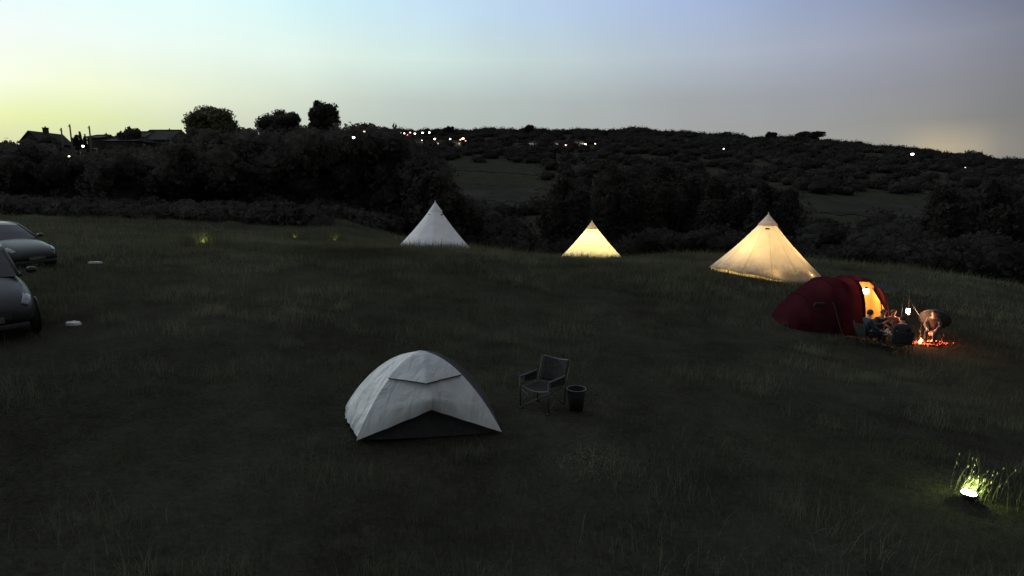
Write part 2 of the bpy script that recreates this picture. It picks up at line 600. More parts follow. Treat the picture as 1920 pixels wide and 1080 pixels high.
M['tile'] = mat('roof_tiles', (.030, .027, .027), .85, noise=1.5, spec=.1)
M['metal_roof'] = mat('grey_sheet_roof', (.055, .06, .06), .8, noise=.6, spec=.1)
M['glass'] = mat('dark_glass', (.008, .009, .010), .12, spec=.4)
M['lens'] = mat('clear_lamp_lens', (.16, .17, .18), .15, metal=.2, spec=.9)
M['tyre'] = mat('tyre', (.016, .016, .016), .85)
M['rim'] = mat('alloy_rim', (.30, .31, .33), .3, metal=.8)
M['paint_a'] = mat('dark_silver_paint', (.016, .018, .020), .42, metal=0, coat=.1, spec=.3, noise=2, dark=.95, light=1.05)
M['paint_b'] = mat('grey_green_paint', (.026, .034, .032), .34, metal=0, coat=.25, spec=.3, noise=2, dark=.95, light=1.05)
M['trim'] = mat('black_plastic', (.016, .016, .017), .6)
M['plate'] = mat('blank_plate', (.5, .5, .46), .5)
M['carplate'] = mat('car_plate', (.10, .10, .09), .5)
M['polewood'] = mat('pole_timber', (.09, .075, .06), .9, noise=5)

# ---------------------------------------------------------------- ground sheet
rr = [0.0]
r_ = 1.2
while r_ < 3300:
    rr.append(r_)
    r_ *= 1.0 + (.028 if r_ < 90 else .035)
rr = np.array(rr[1:])
aa = np.concatenate([np.radians(np.arange(-52, 52, .5)), np.radians(np.arange(52, 308, 3.0))])
A_, R_ = np.meshgrid(aa, rr)
X_, Y_ = R_ * np.sin(A_), R_ * np.cos(A_)
Z_ = ground_z(X_, Y_)
nr, na = A_.shape
V = np.c_[X_.ravel(), Y_.ravel(), Z_.ravel()]
V = np.r_[V, [[0, 0, gz(0, 0)]]]
i, j = np.meshgrid(np.arange(nr - 1), np.arange(na), indexing='ij')
j2 = (j + 1) % na
F = np.stack([i * na + j, i * na + j2, (i + 1) * na + j2, (i + 1) * na + j], -1).reshape(-1, 4)[:, ::-1]
g = npmesh('ground', V, F, M['ground'], smooth=True)
tag(g, kind='structure')
# cap over the camera's own spot
mb = MB()
mb.add([V[k] for k in range(na)] + [V[-1]], [(k, na, (k + 1) % na) for k in range(na)])
tag(mb.build('ground', M['ground']), kind='structure')


def conform(name, corners, m, n=24, lift=.35):
    """a field on the hillside: quad given in (pixel x, distance), laid on the terrain"""
    (ax, ar), (bx, br), (cx, cr), (dx, dr) = corners

    def fn(u, v):
        u = min(1, max(0, u + .03 * math.sin(v * 23 + u * 5) * (1 if u > .5 else -1) - .03))
        v = v + .06 * math.sin(u * 17 + ax) * (1 - abs(2 * v - 1)) + (.07 * math.sin(u * 29 + ax) if v in (0, 1) else 0)
        px = (ax * (1 - u) + bx * u) * (1 - v) + (dx * (1 - u) + cx * u) * v
        r = (ar * (1 - u) + br * u) * (1 - v) + (dr * (1 - u) + cr * u) * v
        a = math.atan2((px - 960) / FPX, CP)
        x, y = r * math.sin(a), r * math.cos(a)
        return (x, y, gz(x, y) + lift)
    return tag(MB().grid(fn, n, n).build(name, m), kind='structure')


def radius_at(px, py, lo=235, hi=1290):
    """distance at which the hillside shows at this pixel"""
    d = ray(px, py)
    t = np.linspace(lo, hi, 3000)
    g = ground_z(d[0] * t, d[1] * t)
    i = int(np.argmax(CAMH + d[2] * t < g))
    return float(math.hypot(d[0], d[1]) * t[i]) if (CAMH + d[2] * t[i] < g[i]) else hi


for q in ([(842, 376), (1005, 380), (1012, 352), (838, 343)], [(846, 320), (1010, 330), (1010, 326), (836, 312)], [(1520, 398), (1745, 412), (1700, 384), (1500, 372)]):
    conform('pale_field', [(x, radius_at(x, y)) for x, y in q], M['pale_field'])


# ---------------------------------------------------------------- foliage
def ico(sub=1):
    bm = bmesh.new()
    bmesh.ops.create_icosphere(bm, subdivisions=sub, radius=1)
    v = np.array([x.co[:] for x in bm.verts])
    f = np.array([[y.index for y in x.verts] for x in bm.faces])
    bm.free()
    return v, f


ICO_V, ICO_F = ico(2)


def clumps(cs, leaves, size, core=.62, g=None):
    """cs: list of (cx,cy,cz,rx,ry,rz). Lumpy hidden cores plus many leaf-clump faces through and around each volume."""
    g = g or rng
    vs, fs, o = [], [], 0
    for c in cs:
        c = np.asarray(c, float)
        if core:
            v = ICO_V * c[3:6] * core * (1 + .28 * (g.random((len(ICO_V), 1)) - .5)) + c[:3]
            vs.append(v)
            fs.append(ICO_F + o)
            o += len(v)
        n = leaves
        d = g.normal(size=(n, 3))
        d /= np.linalg.norm(d, axis=1, keepdims=True)
        rad = .66 + .42 * g.random((n, 1)) ** 1.4
        p = c[:3] + d * c[3:6] * rad
        a = g.normal(size=(n, 3)); a /= np.linalg.norm(a, axis=1, keepdims=True)
        b = np.cross(a, d + .5 * g.normal(size=(n, 3))); b /= np.linalg.norm(b, axis=1, keepdims=True) + 1e-9
        s = size * (.5 + g.random((n, 1)))
        q = np.stack([p - a * s, p + b * s * .7, p + a * s], 1).reshape(-1, 3)
        q2 = np.stack([p - a * s * .6 - b * s * .5, p + a * s * .3 - b * s, p + a * s * .9 + b * s * .2], 1).reshape(-1, 3)
        vs += [q, q2]
        fs.append(np.arange(3 * n).reshape(-1, 3) + o); o += 3 * n
        fs.append(np.arange(3 * n).reshape(-1, 3) + o); o += 3 * n
    return np.concatenate(vs), np.concatenate(fs)


def crown_clumps(w, d, h, z0, k, g, flat=0.0):
    """k overlapping lobes that fill an ellipsoid crown w x d x h whose bottom is at z0"""
    out = [(0, 0, z0 + h * .48, w * .36, d * .36, h * .38)]
    for i in range(k):
        t = 2 * math.pi * (i / k) * 2.4 + g.random()
        zz = -.85 + 1.7 * ((i + .5) / k)
        rr_ = math.sqrt(max(0, 1 - zz * zz))
        s = .22 + .26 * g.random()
        out.append((w * .5 * rr_ * math.cos(t) * (1 - s * .75), d * .5 * rr_ * math.sin(t) * (1 - s * .75), z0 + h * .5 + h * .5 * zz * (1 - s * .8),
                    w * .5 * s * 1.1, d * .5 * s * 1.1, h * .5 * s))
    return out


def tree(name, x, y, w, h, crown_h, label, cat='tree', group=None, leaf=90, size=.35, k=14, m='leaf', seed=1, lean=0, z=None):
    g = np.random.default_rng(seed)
    z = gz(x, y) - .1 if z is None else z
    t = empty(name, (x, y, z), 0, label, cat, group)
    z0 = h - crown_h
    cs = crown_clumps(w, w * .9, crown_h, z0, k, g)
    cs = [(c[0] + lean * (c[2] - z0) / crown_h, *c[1:]) for c in cs]
    v, f = clumps(cs, leaf, size, g=g)
    npmesh('crown', v, f, M[m], t)
    mb = MB()
    mb.tube([(0, 0, -.2), (.05 * w * .2, 0, z0 * .6), (lean * .3, 0, z0 + crown_h * .35), (lean * .6, 0, z0 + crown_h * .7)], [w * .05 + .1, w * .04 + .06, w * .025 + .04, .04], 8)
    for q in range(4):
        a = q * 1.7 + seed
        mb.tube([(0, 0, z0 * .75 + .3), (math.cos(a) * w * .18, math.sin(a) * w * .18, z0 + crown_h * .3), (math.cos(a) * w * .33, math.sin(a) * w * .33, z0 + crown_h * .55)], [w * .02 + .04, w * .012 + .03, .02], 6)
    mb.build('trunk', M['bark'], t)
    return t


def tree_px(name, x0, x1, top, Y, label, crown_frac=.72, base_clear=0, **kw):
    """tree filling pixel columns x0..x1 with its top at pixel row top, standing Y metres out"""
    cx = (x0 + x1) / 2
    p = pt(cx, top, Y)
    w = (x1 - x0) / FPX * Y
    z = gz(p[0], p[1]) - .1
    h = p[2] - z
    return tree(name, p[0], p[1], w, h, kw.pop('crown_h', h * crown_frac), label, z=z, **kw)


tree_px('broadleaf_tree', 350, 434, 194, 100, 'big round-headed tree with an olive sheen, widest of the three crowns against the sky', crown_h=6.4, leaf=330, size=.22, k=22, m='leaf2', seed=3)
tree_px('broadleaf_tree', 483, 558, 201, 98, 'broad dark tree standing between the two other crowns against the sky', crown_h=6.4, leaf=330, size=.22, k=20, seed=5, lean=.3)
tree_px('broadleaf_tree', 579, 632, 184, 98, 'narrow dark tree that stands highest on the skyline', crown_h=6.4, leaf=320, size=.2, k=22, seed=8)
tree_px('domed_tree', 636, 748, 226, 90, 'wide low dome-shaped tree at the end of the near treeline', crown_h=8.0, leaf=320, size=.3, k=26, seed=9)
tree_px('bushy_tree', 425, 480, 237, 92, 'low bushy tree just behind the olive round tree', crown_h=4.5, leaf=170, size=.25, seed=12)
tree_px('bushy_tree', 545, 600, 232, 92, 'low bushy tree filling the gap below the two tallest crowns', crown_h=5, leaf=170, size=.25, seed=13)
tree_px('bushy_tree', 312, 360, 255, 104, 'small bush-like tree beside the white street light and long roofed house', crown_h=4.5, leaf=150, size=.24, seed=14)
tree_px('garden_tree', 72, 104, 253, 108, 'ragged garden tree hiding one roof slope of the chimney house', crown_h=4.5, leaf=160, size=.22, seed=15)
tree_px('garden_tree', 222, 262, 236, 102, 'leafy tree poking up over the hipped roof of the long house', crown_h=4.2, leaf=150, size=.22, seed=16)
for a in [(132, 146, 248, 17), (143, 152, 243, 18), (150, 162, 250, 19)]:
    t = tree_px('conifer', a[0], a[1], a[2], 104, {17: 'shorter pointed conifer next to the tallest utility pole', 18: 'tallest pointed conifer of the three close together', 19: 'blunt conifer of the three, on the side towards the houses'}[a[3]], crown_h=4.4, leaf=90, size=.16, k=8, seed=a[3])
tree_px('garden_tree', 92, 114, 262, 106, 'small sloping tree between the chimney house and the first utility pole', crown_h=4, leaf=120, size=.2, seed=21)
tree_px('garden_tree', -14, 30, 262, 104, 'low round tree at the frame edge beyond the parked cars', crown_h=4, leaf=120, size=.24, seed=22)

# near treeline, one dark mass behind the field
cs = []
top = [(-420, 275), (-60, 275), (0, 272), (45, 268), (110, 280), (150, 285), (210, 290), (300, 282), (335, 268), (352, 255), (430, 250), (480, 254), (560, 246), (640, 242), (700, 240), (745, 252), (775, 275), (805, 300), (835, 340), (860, 378), (900, 400), (1010, 405)]
tx, ty = zip(*top)
for px in range(-420, 870, 14):
    y0 = float(np.interp(px, tx, ty)) - 9
    for q in range(9):
        Y = 66 + 26 * rng.random() if px < 780 else 60 + 12 * rng.random()
        py = y0 + 10 + (392 - y0) * (q / 8) ** 1.1 + rng.normal() * 4
        if py > 405:
            continue
        rad = (1.5 + 1.4 * rng.random()) * (.8 if px < 780 else .6)
        p = pt(px + rng.normal() * 8, py + rad / Y * FPX * .75, Y - (3 - 3 * q / 8))
        cs.append((p[0], p[1], p[2], rad * 1.25, rad * 1.2, rad))
for px in np.arange(-420, 735, 11):
    for q in range(3):
        Y = 51 + 9 * rng.random() + (6 if px > 600 else 0)
        rad = .7 + .7 * rng.random()
        p = pt(px + rng.normal() * 6, 404 + 10 * math.sin(px * .021) + 6 * math.sin(px * .09) - (px > 600) * 4, Y)
        g_ = gz(p[0], p[1])
        zc = p[2] - rad * .7
        while zc > g_ - .4:
            cs.append((p[0], p[1], zc, rad * 1.3, rad * 1.2, rad))
            zc -= rad * 1.2
        if p[2] < g_ + .5:
            cs.append((p[0], p[1], g_ + .15, rad * 1.2, rad, rad * .7))
v, f = clumps(cs, 170, .29)
tag(npmesh('woodland', v, f, M['leaf']), 'dark unbroken belt of trees and scrub behind the camping field', 'woodland', kind='stuff')

# hedge and scrub along the drop at the field's far side
cs = []
for px in np.arange(790, 2150, 9):
    for q in range(3):
        Y = 56 + 16 * rng.random()
        rad = .9 + 1.1 * rng.random()
        x = (px - 960) / FPX * Y
        g_ = gz(x, Y)
        ytop = 432 + 14 * math.sin(px * .013) + 9 * math.sin(px * .05) + (px - 900) * .022 + q * 12
        p = pt(px, ytop + rad / Y * FPX, Y)
        zc = p[2]
        while zc > g_ - .5:
            cs.append((x, Y, zc, rad * 1.25, rad * 1.2, rad))
            zc -= rad * 1.3
v, f = clumps(cs, 130, .24)
tag(npmesh('hedgerow', v, f, M['leafdark']), 'ragged dark hedge along the far edge of the field behind the bell tents', 'hedge', kind='stuff')

# trees standing in the valley
for a in [(1018, 1110, 322, 150, 31, 'dark rounded valley tree above the smaller glowing tent'), (1105, 1215, 300, 165, 32, 'broad dark valley tree between the two glowing tents'),
          (1200, 1320, 290, 175, 33, 'tall dark valley tree rising to the shoulder of the far hill'), (1316, 1420, 318, 150, 34, 'dark valley tree straight behind the big amber tent'),
          (1408, 1500, 330, 140, 35, 'valley tree on the other side of the amber tent peak'), (1742, 1850, 336, 140, 36, 'large dark valley tree above the campfire group'),
          (1840, 1960, 322, 135, 37, 'dark valley tree cut off by the frame edge')]:
    tree_px('valley_tree', a[0], a[1], a[2], a[3], a[5], crown_frac=.86, leaf=420, size=.45, k=26, seed=a[4], m='leafdark', group='trees in the dark valley')

# far hillside woodland and the wooded crest
cs = []
for a in np.arange(R(-13), R(52), R(.19)):
    for q in range(3):
        r = RIDGE - 12 - 40 * q + 12 * rng.random()
        x, y = r * math.sin(a), r * math.cos(a)
        s = 4.0 + 4.6 * rng.random() ** 1.5 + 2.2 * math.sin(a * 60) * math.sin(a * 23)
        s = max(3.2, s)
        cs.append((x, y, gz(x, y) + s * .7, s * 1.2, s * 1.2, s))
fields = [(842, 1012, 335, 382), (836, 1012, 308, 332), (1500, 1745, 368, 415)]
for _ in range(1750):
    a = R(-12) + R(62) * rng.random()
    r = 250 + 1000 * rng.random() ** .8
    x, y = r * math.sin(a), r * math.cos(a)
    z = gz(x, y)
    px = 960 + FPX * x / (y * CP - (z - CAMH) * SP)
    py = 540 - FPX * ((z - CAMH) * CP + y * SP) / (y * CP - (z - CAMH) * SP)
    if any(f[0] - 10 < px < f[1] + 10 and f[2] - 2 < py < f[3] + 12 for f in fields):
        continue
    s = 3.5 + 4.5 * rng.random()
    cs.append((x, y, z + s * .5, s * 1.7, s * 1.5, s))
v, f = clumps(cs, 105, 1.0)
tag(npmesh('woodland', v, f, M['farleaf']), 'dark wooded slope and tree-lined crest of the far hill', 'woodland', kind='stuff')
for a in [(1496, 1546, 244, 41, 'big domed clump of a tree breaking the far ridge line'), (1437, 1457, 246, 42, 'thin feathery treetop showing faintly over the far ridge'),
          (984, 1001, 233, 43, 'small high tree on the ridge above the brightest village light'), (1492, 1510, 247, 44, 'small bushy tree on the flank of the big ridge clump'),
          (832, 852, 235, 45, 'rounded ridge tree above the row of village lights'), (1350, 1372, 246, 46, 'flat-topped ridge tree between two white lights')]:
    tree_px('ridge_tree', a[0], a[1], a[2], 1180, a[4], crown_frac=.9, leaf=260, size=1.1, k=12, m='farleaf', seed=a[3], group='single trees on the far ridge')


# ---------------------------------------------------------------- grass
def blades(n, rmin, rmax, amin, amax, h0, h1, wid, power=1.0, keep=None, lean=.35):
    u = rng.random(n)
    r = (rmin ** power + u * (rmax ** power - rmin ** power)) ** (1 / power)
    a = np.radians(amin + rng.random(n) * (amax - amin))
    x, y = r * np.sin(a), r * np.cos(a)
    if keep is not None:
        k = keep(x, y)
        x, y, r = x[k], y[k], r[k]
    n = len(x)
    patch = .5 + .5 * np.sin(x * .9 + 1.7 * np.sin(y * .55)) * np.sin(y * .8 + 1.3 * np.sin(x * .4))
    big = .5 + .5 * np.sin(x * .31 + 1.1 * np.sin(y * .23 + .5)) * np.sin(y * .27 + 1.4 * np.sin(x * .19))
    track = np.minimum(1, .35 + np.abs(((y - 13.5) - .35 * (x + 6) + 1.2 * np.sin(x * .35)) / 1.1)) * np.minimum(1, .4 + np.abs((x - 3.6 - .09 * (y - 8) * np.sin(y * .22)) / .7))
    h = (h0 + (h1 - h0) * rng.random(n) ** 2) * (.45 + .9 * patch) * (.55 + .9 * big) * track
    return x, y, h, wid * (.6 + .8 * rng.random(n)) * (1 + r * .055), lean


def grass_mesh(name, x, y, h, w, lean, m, label, cat='grass'):
    n = len(x)
    z = ground_z(x, y) - .01
    ph = rng.random(n) * 2 * np.pi
    dx, dy = np.cos(ph) * w / 2, np.sin(ph) * w / 2
    lx, ly = rng.normal(size=n) * lean * h, rng.normal(size=n) * lean * h
    P = np.stack([np.stack([x - dx, y - dy, z], 1), np.stack([x + dx, y + dy, z], 1), np.stack([x + lx * .35 + dx * .7, y + ly * .35 + dy * .7, z + h * .6], 1),
                  np.stack([x + lx, y + ly, z + h], 1), np.stack([x + lx * .35 - dx * .7, y + ly * .35 - dy * .7, z + h * .6], 1)], 1).reshape(-1, 3)
    b = np.arange(n)[:, None] * 5
    F = np.concatenate([b + np.array([[0, 1, 2]]), b + np.array([[0, 2, 4]]), b + np.array([[4, 2, 3]])])
    o = npmesh(name, P, F, m)
    return tag(o, label, cat, kind='stuff')


TENTS = []      # (x, y, radius) footprints kept clear of grass


def clear(x, y):
    k = np.ones(len(x), bool)
    for cx, cy, rad in TENTS:
        k &= (x - cx) ** 2 + (y - cy) ** 2 > rad * rad
    return k


# ---------------------------------------------------------------- bell tents
def bell_tent(px, apex_y, Y, Rr, H, canvas, cap, label, light=None, lcol=(1, .8, .5), eave=.16, valance=False, rz=0):
    ap = pt(px, apex_y, Y)
    z0 = gz(ap[0], ap[1])
    z0 = min(z0, ap[2] - H + .25) if abs(ap[2] - H - z0) < 1.2 else z0
    TENTS.append((ap[0], ap[1], Rr * .97))
    H = ap[2] - z0
    t = empty('bell_tent', (ap[0], ap[1], z0), rz, label, 'tent', 'bell tents')
    n, ns = 144, 12
    rings = [0.015, .08, .16, .25, .36, .48, .6, .72, .84, .93, 1.0]

    def prof(s):
        return Rr * (.80 * s + .20 * s * s)
    def dz(a):
        return max(-.35, min(.35, gz(ap[0] + Rr * math.cos(a + rz), ap[1] + Rr * math.sin(a + rz)) - z0))
    vs, fs = [], []
    for s in rings:
        for k in range(n):
            a = 2 * math.pi * k / n
            c = abs(math.sin(a * ns / 2))
            rr_ = prof(s) * (1 - .030 * s * (c ** .8))
            zz = H - (H - eave - dz(a)) * s + (.035 * c * s ** 6)
            vs.append((rr_ * math.cos(a), rr_ * math.sin(a), zz))
    for i in range(len(rings) - 1):
        fs += [(i * n + k, i * n + (k + 1) % n, (i + 1) * n + (k + 1) % n, (i + 1) * n + k) for k in range(n)]
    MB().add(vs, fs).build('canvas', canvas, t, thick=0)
    # side wall tucked in under the eave
    w = MB()
    w.grid(lambda u, v: (Rr * .945 * math.cos(2 * math.pi * u), Rr * .945 * math.sin(2 * math.pi * u), dz(2 * math.pi * u) - .2 + (eave + .27) * v), 72, 1)
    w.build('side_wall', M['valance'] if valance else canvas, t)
    # cap over the top with its flared edge
    c = MB()
    c.lathe([(.01, H + .03), (prof(.06) + .02, H - (H - eave) * .06 + .02), (prof(.15) + .03, H - (H - eave) * .15 + .02), (prof(.175) + .055, H - (H - eave) * .175 + .01), (prof(.18) + .045, H - (H - eave) * .192)], 36)
    c.build('cap', cap, t)
    for k in range(4):
        a = R(-128) + k * math.pi / 2
        d = Vector((math.cos(a), math.sin(a), 0))
        s = .235
        p = d * (prof(s) + .045) + Vector((0, 0, H - (H - eave) * s))
        MB().ell(p, (.11, .025, .04), 12, 6, rot=(R(20), 0, a + R(90))).build('vent', M['vent'], t)
    MB().tube([(0, 0, -.1), (0, 0, H + .10)], .022, 8).build('centre_pole', M['steel'], t)
    MB().lathe([(0.001, 0.012), (Rr * .93, .012)], 48).build('groundsheet', M['sheet'], t)
    for k in range(ns):
        a = 2 * math.pi * (k) / ns
        d = Vector((math.cos(a), math.sin(a), 0))
        q = d * (Rr + 1.1)
        zq = gz(ap[0] + q.x, ap[1] + q.y) - z0
        MB().tube([d * Rr + Vector((0, 0, eave + dz(a))), q + Vector((0, 0, zq))], .006, 4).build('guy_rope', M['rope'], t)
        MB().tube([q + Vector((0, 0, zq - .1)), q + Vector((0, 0, zq + .06)) + d * .03], .008, 5).build('peg', M['frame'], t)
    if light:
        for (lx, ly, lz, e) in light:
            MB().ell((lx, ly, lz), .06, 10, 8).build('lamp_bulb', emat('bulb_glow', lcol, 12), t)
            lamp('tent_lamp', (lx, ly, lz - .001), e, lcol, .18, t)
    return t, ap, z0


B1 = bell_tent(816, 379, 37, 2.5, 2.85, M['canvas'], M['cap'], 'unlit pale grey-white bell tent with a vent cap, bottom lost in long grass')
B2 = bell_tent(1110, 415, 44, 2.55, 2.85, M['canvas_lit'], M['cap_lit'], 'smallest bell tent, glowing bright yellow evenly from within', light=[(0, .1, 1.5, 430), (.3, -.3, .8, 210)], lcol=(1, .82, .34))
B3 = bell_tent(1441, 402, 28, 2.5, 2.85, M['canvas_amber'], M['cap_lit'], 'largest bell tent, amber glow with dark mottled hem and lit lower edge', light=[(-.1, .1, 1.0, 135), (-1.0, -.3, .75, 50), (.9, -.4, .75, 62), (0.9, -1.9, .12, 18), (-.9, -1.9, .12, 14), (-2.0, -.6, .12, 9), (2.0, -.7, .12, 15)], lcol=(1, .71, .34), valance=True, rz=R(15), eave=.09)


# ---------------------------------------------------------------- dome tent near the camera
def dome_tent():
    FL, FR = pt(668, 826, 8.9), pt(941, 810, 9.3)
    BL, BR = pt(641, 776, 10.2), pt(905, 765, 10.65)
    c = (FL + FR + BL + BR) / 4
    z0 = gz(c[0], c[1])
    t = empty('dome_tent', (c[0], c[1], z0), 0, 'low white two-person dome tent with a peaked cut-out in its front flysheet', 'tent')
    TENTS.append((c[0], c[1], 1.05))
    o = Vector((c[0], c[1], z0))
    P = [Vector(q) - o for q in (FL, FR, BR, BL)]
    top = Vector(pt(791, 660, 9.75)) - o
    Hh = top.z
    # pole arc from a corner to the apex
    def arc(k, s, lift=0.0, push=1.0):
        lin_ = .45 if k in (0, 1) else .40
        q = arc0(k, s, lift, push)
        a = P[k]
        st = Vector((top.x + (a.x - top.x) * (1 - s) * push, top.y + (a.y - top.y) * (1 - s) * push, a.z + (top.z - a.z) * s + lift))
        return q.lerp(st, lin_ * (1 - s ** 3) * (1.15 - .3 * s))

    def arc0(k, s, lift=0.0, push=1.0):
        a, b = P[k], top
        base = Vector((a.x, a.y, 0))
        h = s
        r = 1 - (1 - math.cos(s * math.pi / 2)) * 1.0   # horizontal distance factor, bows outwards
        z = math.sin(s * math.pi / 2)
        e = .86
        rr_ = (1 - e) * (1 - s) + e * math.cos(s * math.pi / 2)
        p = Vector((b.x + (a.x - b.x) * rr_ * push, b.y + (a.y - b.y) * rr_ * push, a.z + (b.z - a.z) * z + lift))
        return p

    def panel(k0, k1, mid_z, mid_out, sag, dz=0.0, corner=0.0):
        """skin between two corner poles; u runs pole to pole, v hem to apex. mid_z = hem height at the middle, mid_out = how far the middle bows out"""
        m0 = (P[k0] + P[k1]) / 2
        outd = Vector((m0.x - top.x, m0.y - top.y, 0)).normalized()

        def fn(u, v):
            s0 = corner + (1 - corner) * v
            a, b = arc(k0, s0), arc(k1, s0)
            p = a * (1 - u) + b * u
            tent_ = 1 - abs(2 * u - 1)
            par = 4 * u * (1 - u)
            lift = mid_z * tent_ * (1 - v) ** 1.6
            outw = (mid_out * tent_ ** .9) * (1 - v) ** .5 * (.25 + .75 * min(1, 3 * v + .25)) - sag * par * math.sin(math.pi * v) * abs(math.cos(math.pi * u))
            rip = .012 * math.sin(u * 37 + 5 * v) * (1 - v) * par
            return p + outd * (outw + rip) + Vector((0, 0, lift + dz))
        return fn
    f = MB().grid(panel(0, 1, .50, .42, .05), 40, 28)
    f.build('front_flysheet', M['fly'], t)
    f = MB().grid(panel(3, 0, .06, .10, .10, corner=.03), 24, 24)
    f.build('side_flysheet', M['fly_lit_dirty'], t)
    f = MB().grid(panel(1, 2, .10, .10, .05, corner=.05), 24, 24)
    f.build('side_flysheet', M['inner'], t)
    f = MB().grid(panel(2, 3, .12, .30, .05, corner=.03), 24, 24)
    f.build('rear_flysheet', M['fly'], t)
    # brow: the vent hood over the front with its dark edge
    fn = panel(0, 1, .50, .42, .05)

    def hood(u, v):
        uu = -.02 + 1.04 * u
        p = Vector(fn(min(1, max(0, uu)), .60 + .40 * v))
        edge = (1 - v) ** 2
        tent_ = 1 - abs(2 * u - 1)
        return p + Vector((0, -.035 * (1 - v) ** .3 - .17 * edge * tent_, .02 - .10 * edge * tent_))
    MB().grid(hood, 28, 8).build('vent_hood', M['fly'], t)
    MB().tube([Vector(hood(k / 28, 0)) + Vector((0, -.012, -.006)) for k in range(29)], .0095, 6).build('hood_edge', M['seam'], t)
    MB().tube([Vector(fn(.5, k / 20 * .72)) + Vector((0, -.004, 0)) for k in range(21)], .006, 5).build('front_seam', M['fly'], t)
    # poles (under the fly)
    for k0, k1 in ((0, 2), (1, 3)):
        pts = [arc(k0, s / 14, -.02, .99) for s in range(15)] + [arc(k1, 1 - s / 14, -.02, .99) for s in range(1, 15)]
        MB().tube(pts, .007, 6).build('pole', M['steel'], t)
    # dark inner tent under the fly
    def inner(k0, k1):
        def g_(u, v):
            a, b = arc(k0, v, -.05, .93), arc(k1, v, -.05, .93)
            p = a * (1 - u) + b * u
            m0 = (P[k0] + P[k1]) / 2
            outd = Vector((m0.x - top.x, m0.y - top.y, 0)).normalized()
            return p + outd * .06 * math.sin(math.pi * u) * math.sin(math.pi * min(1, v + .2)) + Vector((0, 0, .03 if v == 0 else 0))
        return g_
    ib = MB()
    for q in range(4):
        ib.grid(inner(q, (q + 1) % 4), 14, 14)
    fl = [arc(q, 0, 0.0, .95) for q in range(4)]
    ib.add(fl, [(0, 1, 2, 3)])
    ib.build('inner_tent', M['inner'], t)
    for q in range(4):
        d = Vector((P[q].x - top.x, P[q].y - top.y, 0)).normalized()
        e = P[q] + d * (.55 if q != 1 else .4)
        e.z = gz(o.x + e.x, o.y + e.y) - z0 + .02
        MB().tube([P[q] + Vector((0, 0, .03)), e], .0035, 4).build('guy_rope', M['frame'], t)
        MB().tube([e - Vector((0, 0, .1)), e + Vector((0, 0, .03))], .005, 5).build('peg', M['frame'], t)
    return t


dome_tent()


# ---------------------------------------------------------------- camping chair
def camp_chair(loc, rz, label, group=None, fab='dkfab', fr='frame', edge_tone='edge_tone', s=1.0):
    """faces +Y"""
    t = empty('camping_chair', loc, rz, label, 'chair', group)
    t.scale = (s, s, s)
    w, d, sh, bh, ah = .27, .25, .38, .82, .57
    mb = MB()
    mb.grid(lambda u, v: (-w + 2 * w * u, -d + 2 * d * v, sh - .05 * math.sin(math.pi * u) + .03 * v), 12, 8)
    mb.build('seat', M[fab], t, thick=.012)
    mb = MB()
    mb.grid(lambda u, v: (-w + 2 * w * u, -d - .02 - .13 * v - .05 * math.sin(math.pi * u), sh + .02 + (bh - sh - .02 - .035 * math.sin(math.pi * u)) * v), 12, 10)
    mb.build('backrest', M[fab], t, thick=.012)
    MB().tube([(-w + 2 * w * k / 12, -d - .15 - .05 * math.sin(math.pi * k / 12), bh - .035 * math.sin(math.pi * k / 12)) for k in range(13)], .010, 6).build('top_edge', M[edge_tone], t)  # strip along the edge that carries the painted highlight
    MB().tube([(-w + 2 * w * k / 12, d, sh + .03 - .05 * math.sin(math.pi * k / 12)) for k in range(13)], .010, 6).build('seat_edge', M[edge_tone], t)
    for sx in (-1, 1):
        x = sx * (w + .03)
        MB().box((x, 0.02, ah), (.06, .50, .015)).build('armrest', M[fab], t, smooth=False)
        MB().tube([(x, -.23, ah + .012), (x, .27, ah + .012)], .009, 6).build('arm_edge', M[edge_tone], t)
        MB().tube([(x, -d - .16, bh), (x, -d - .02, sh), (x * .95, -d + .02, 0.0)], .011, 6).build('rear_post', M[fr], t)
        MB().tube([(x, d + .02, ah), (x, d + .01, .02)], .011, 6).build('front_post', M[fr], t)
        MB().tube([(x, d + .02, .05), (x, -d, .42)], .009, 6).build('side_brace', M[fr], t)
        # side sling under the arm
        MB().grid(lambda u, v: (x - sx * .01 * v, -.22 + .42 * u, ah - .01 - (ah - sh - .04) * v * (1 - .35 * u)), 8, 4).build('side_panel', M[fab], t)
    MB().tube([(-w, d + .02, .04), (w, d + .02, .36)], .009, 6).tube([(w, d + .02, .04), (-w, d + .02, .36)], .009, 6).build('front_cross_brace', M[fr], t)
    MB().tube([(-w, -d, .04), (w, -d, .36)], .009, 6).tube([(w, -d, .04), (-w, -d, .36)], .009, 6).build('rear_cross_brace', M[fr], t)
    mb = MB()
    mb.lathe([(.035, -.10), (.042, 0)], 14, (w + .03, .20, ah))
    mb.build('cup_holder', M[edge_tone], t)
    for sx in (-1, 1):
        for sy in (-1, 1):
            MB().box((sx * (w + .02), sy * d + .02, .012), (.05, .06, .024)).build('foot', M['trim'], t, smooth=False)
    return t


p = hit(1018, 764)
camp_chair(p, R(142), 'empty dark folding camping chair with thin pale edges, beside the white dome tent')
p = hit(1080, 770)
t = empty('bucket', p, 0, 'black tapered bucket with a thin pale rim beside the empty camping chair', 'bucket')
MB().lathe([(.001, .0), (.115, .0), (.165, .40), (.158, .40), (.110, .015), (.001, .015)], 28).build('body', M['black'], t)
MB().lathe([(.164, .395), (.172, .395), (.172, .408), (.160, .408)], 28).build('rim', M['edge_tone'], t)
MB().tube([(.168 * math.cos(a), .02 + .05 * math.sin(a), .38 - .16 * math.sin(a)) for a in np.linspace(0, math.pi, 13)], .003, 5).build('handle', M['steel'], t)


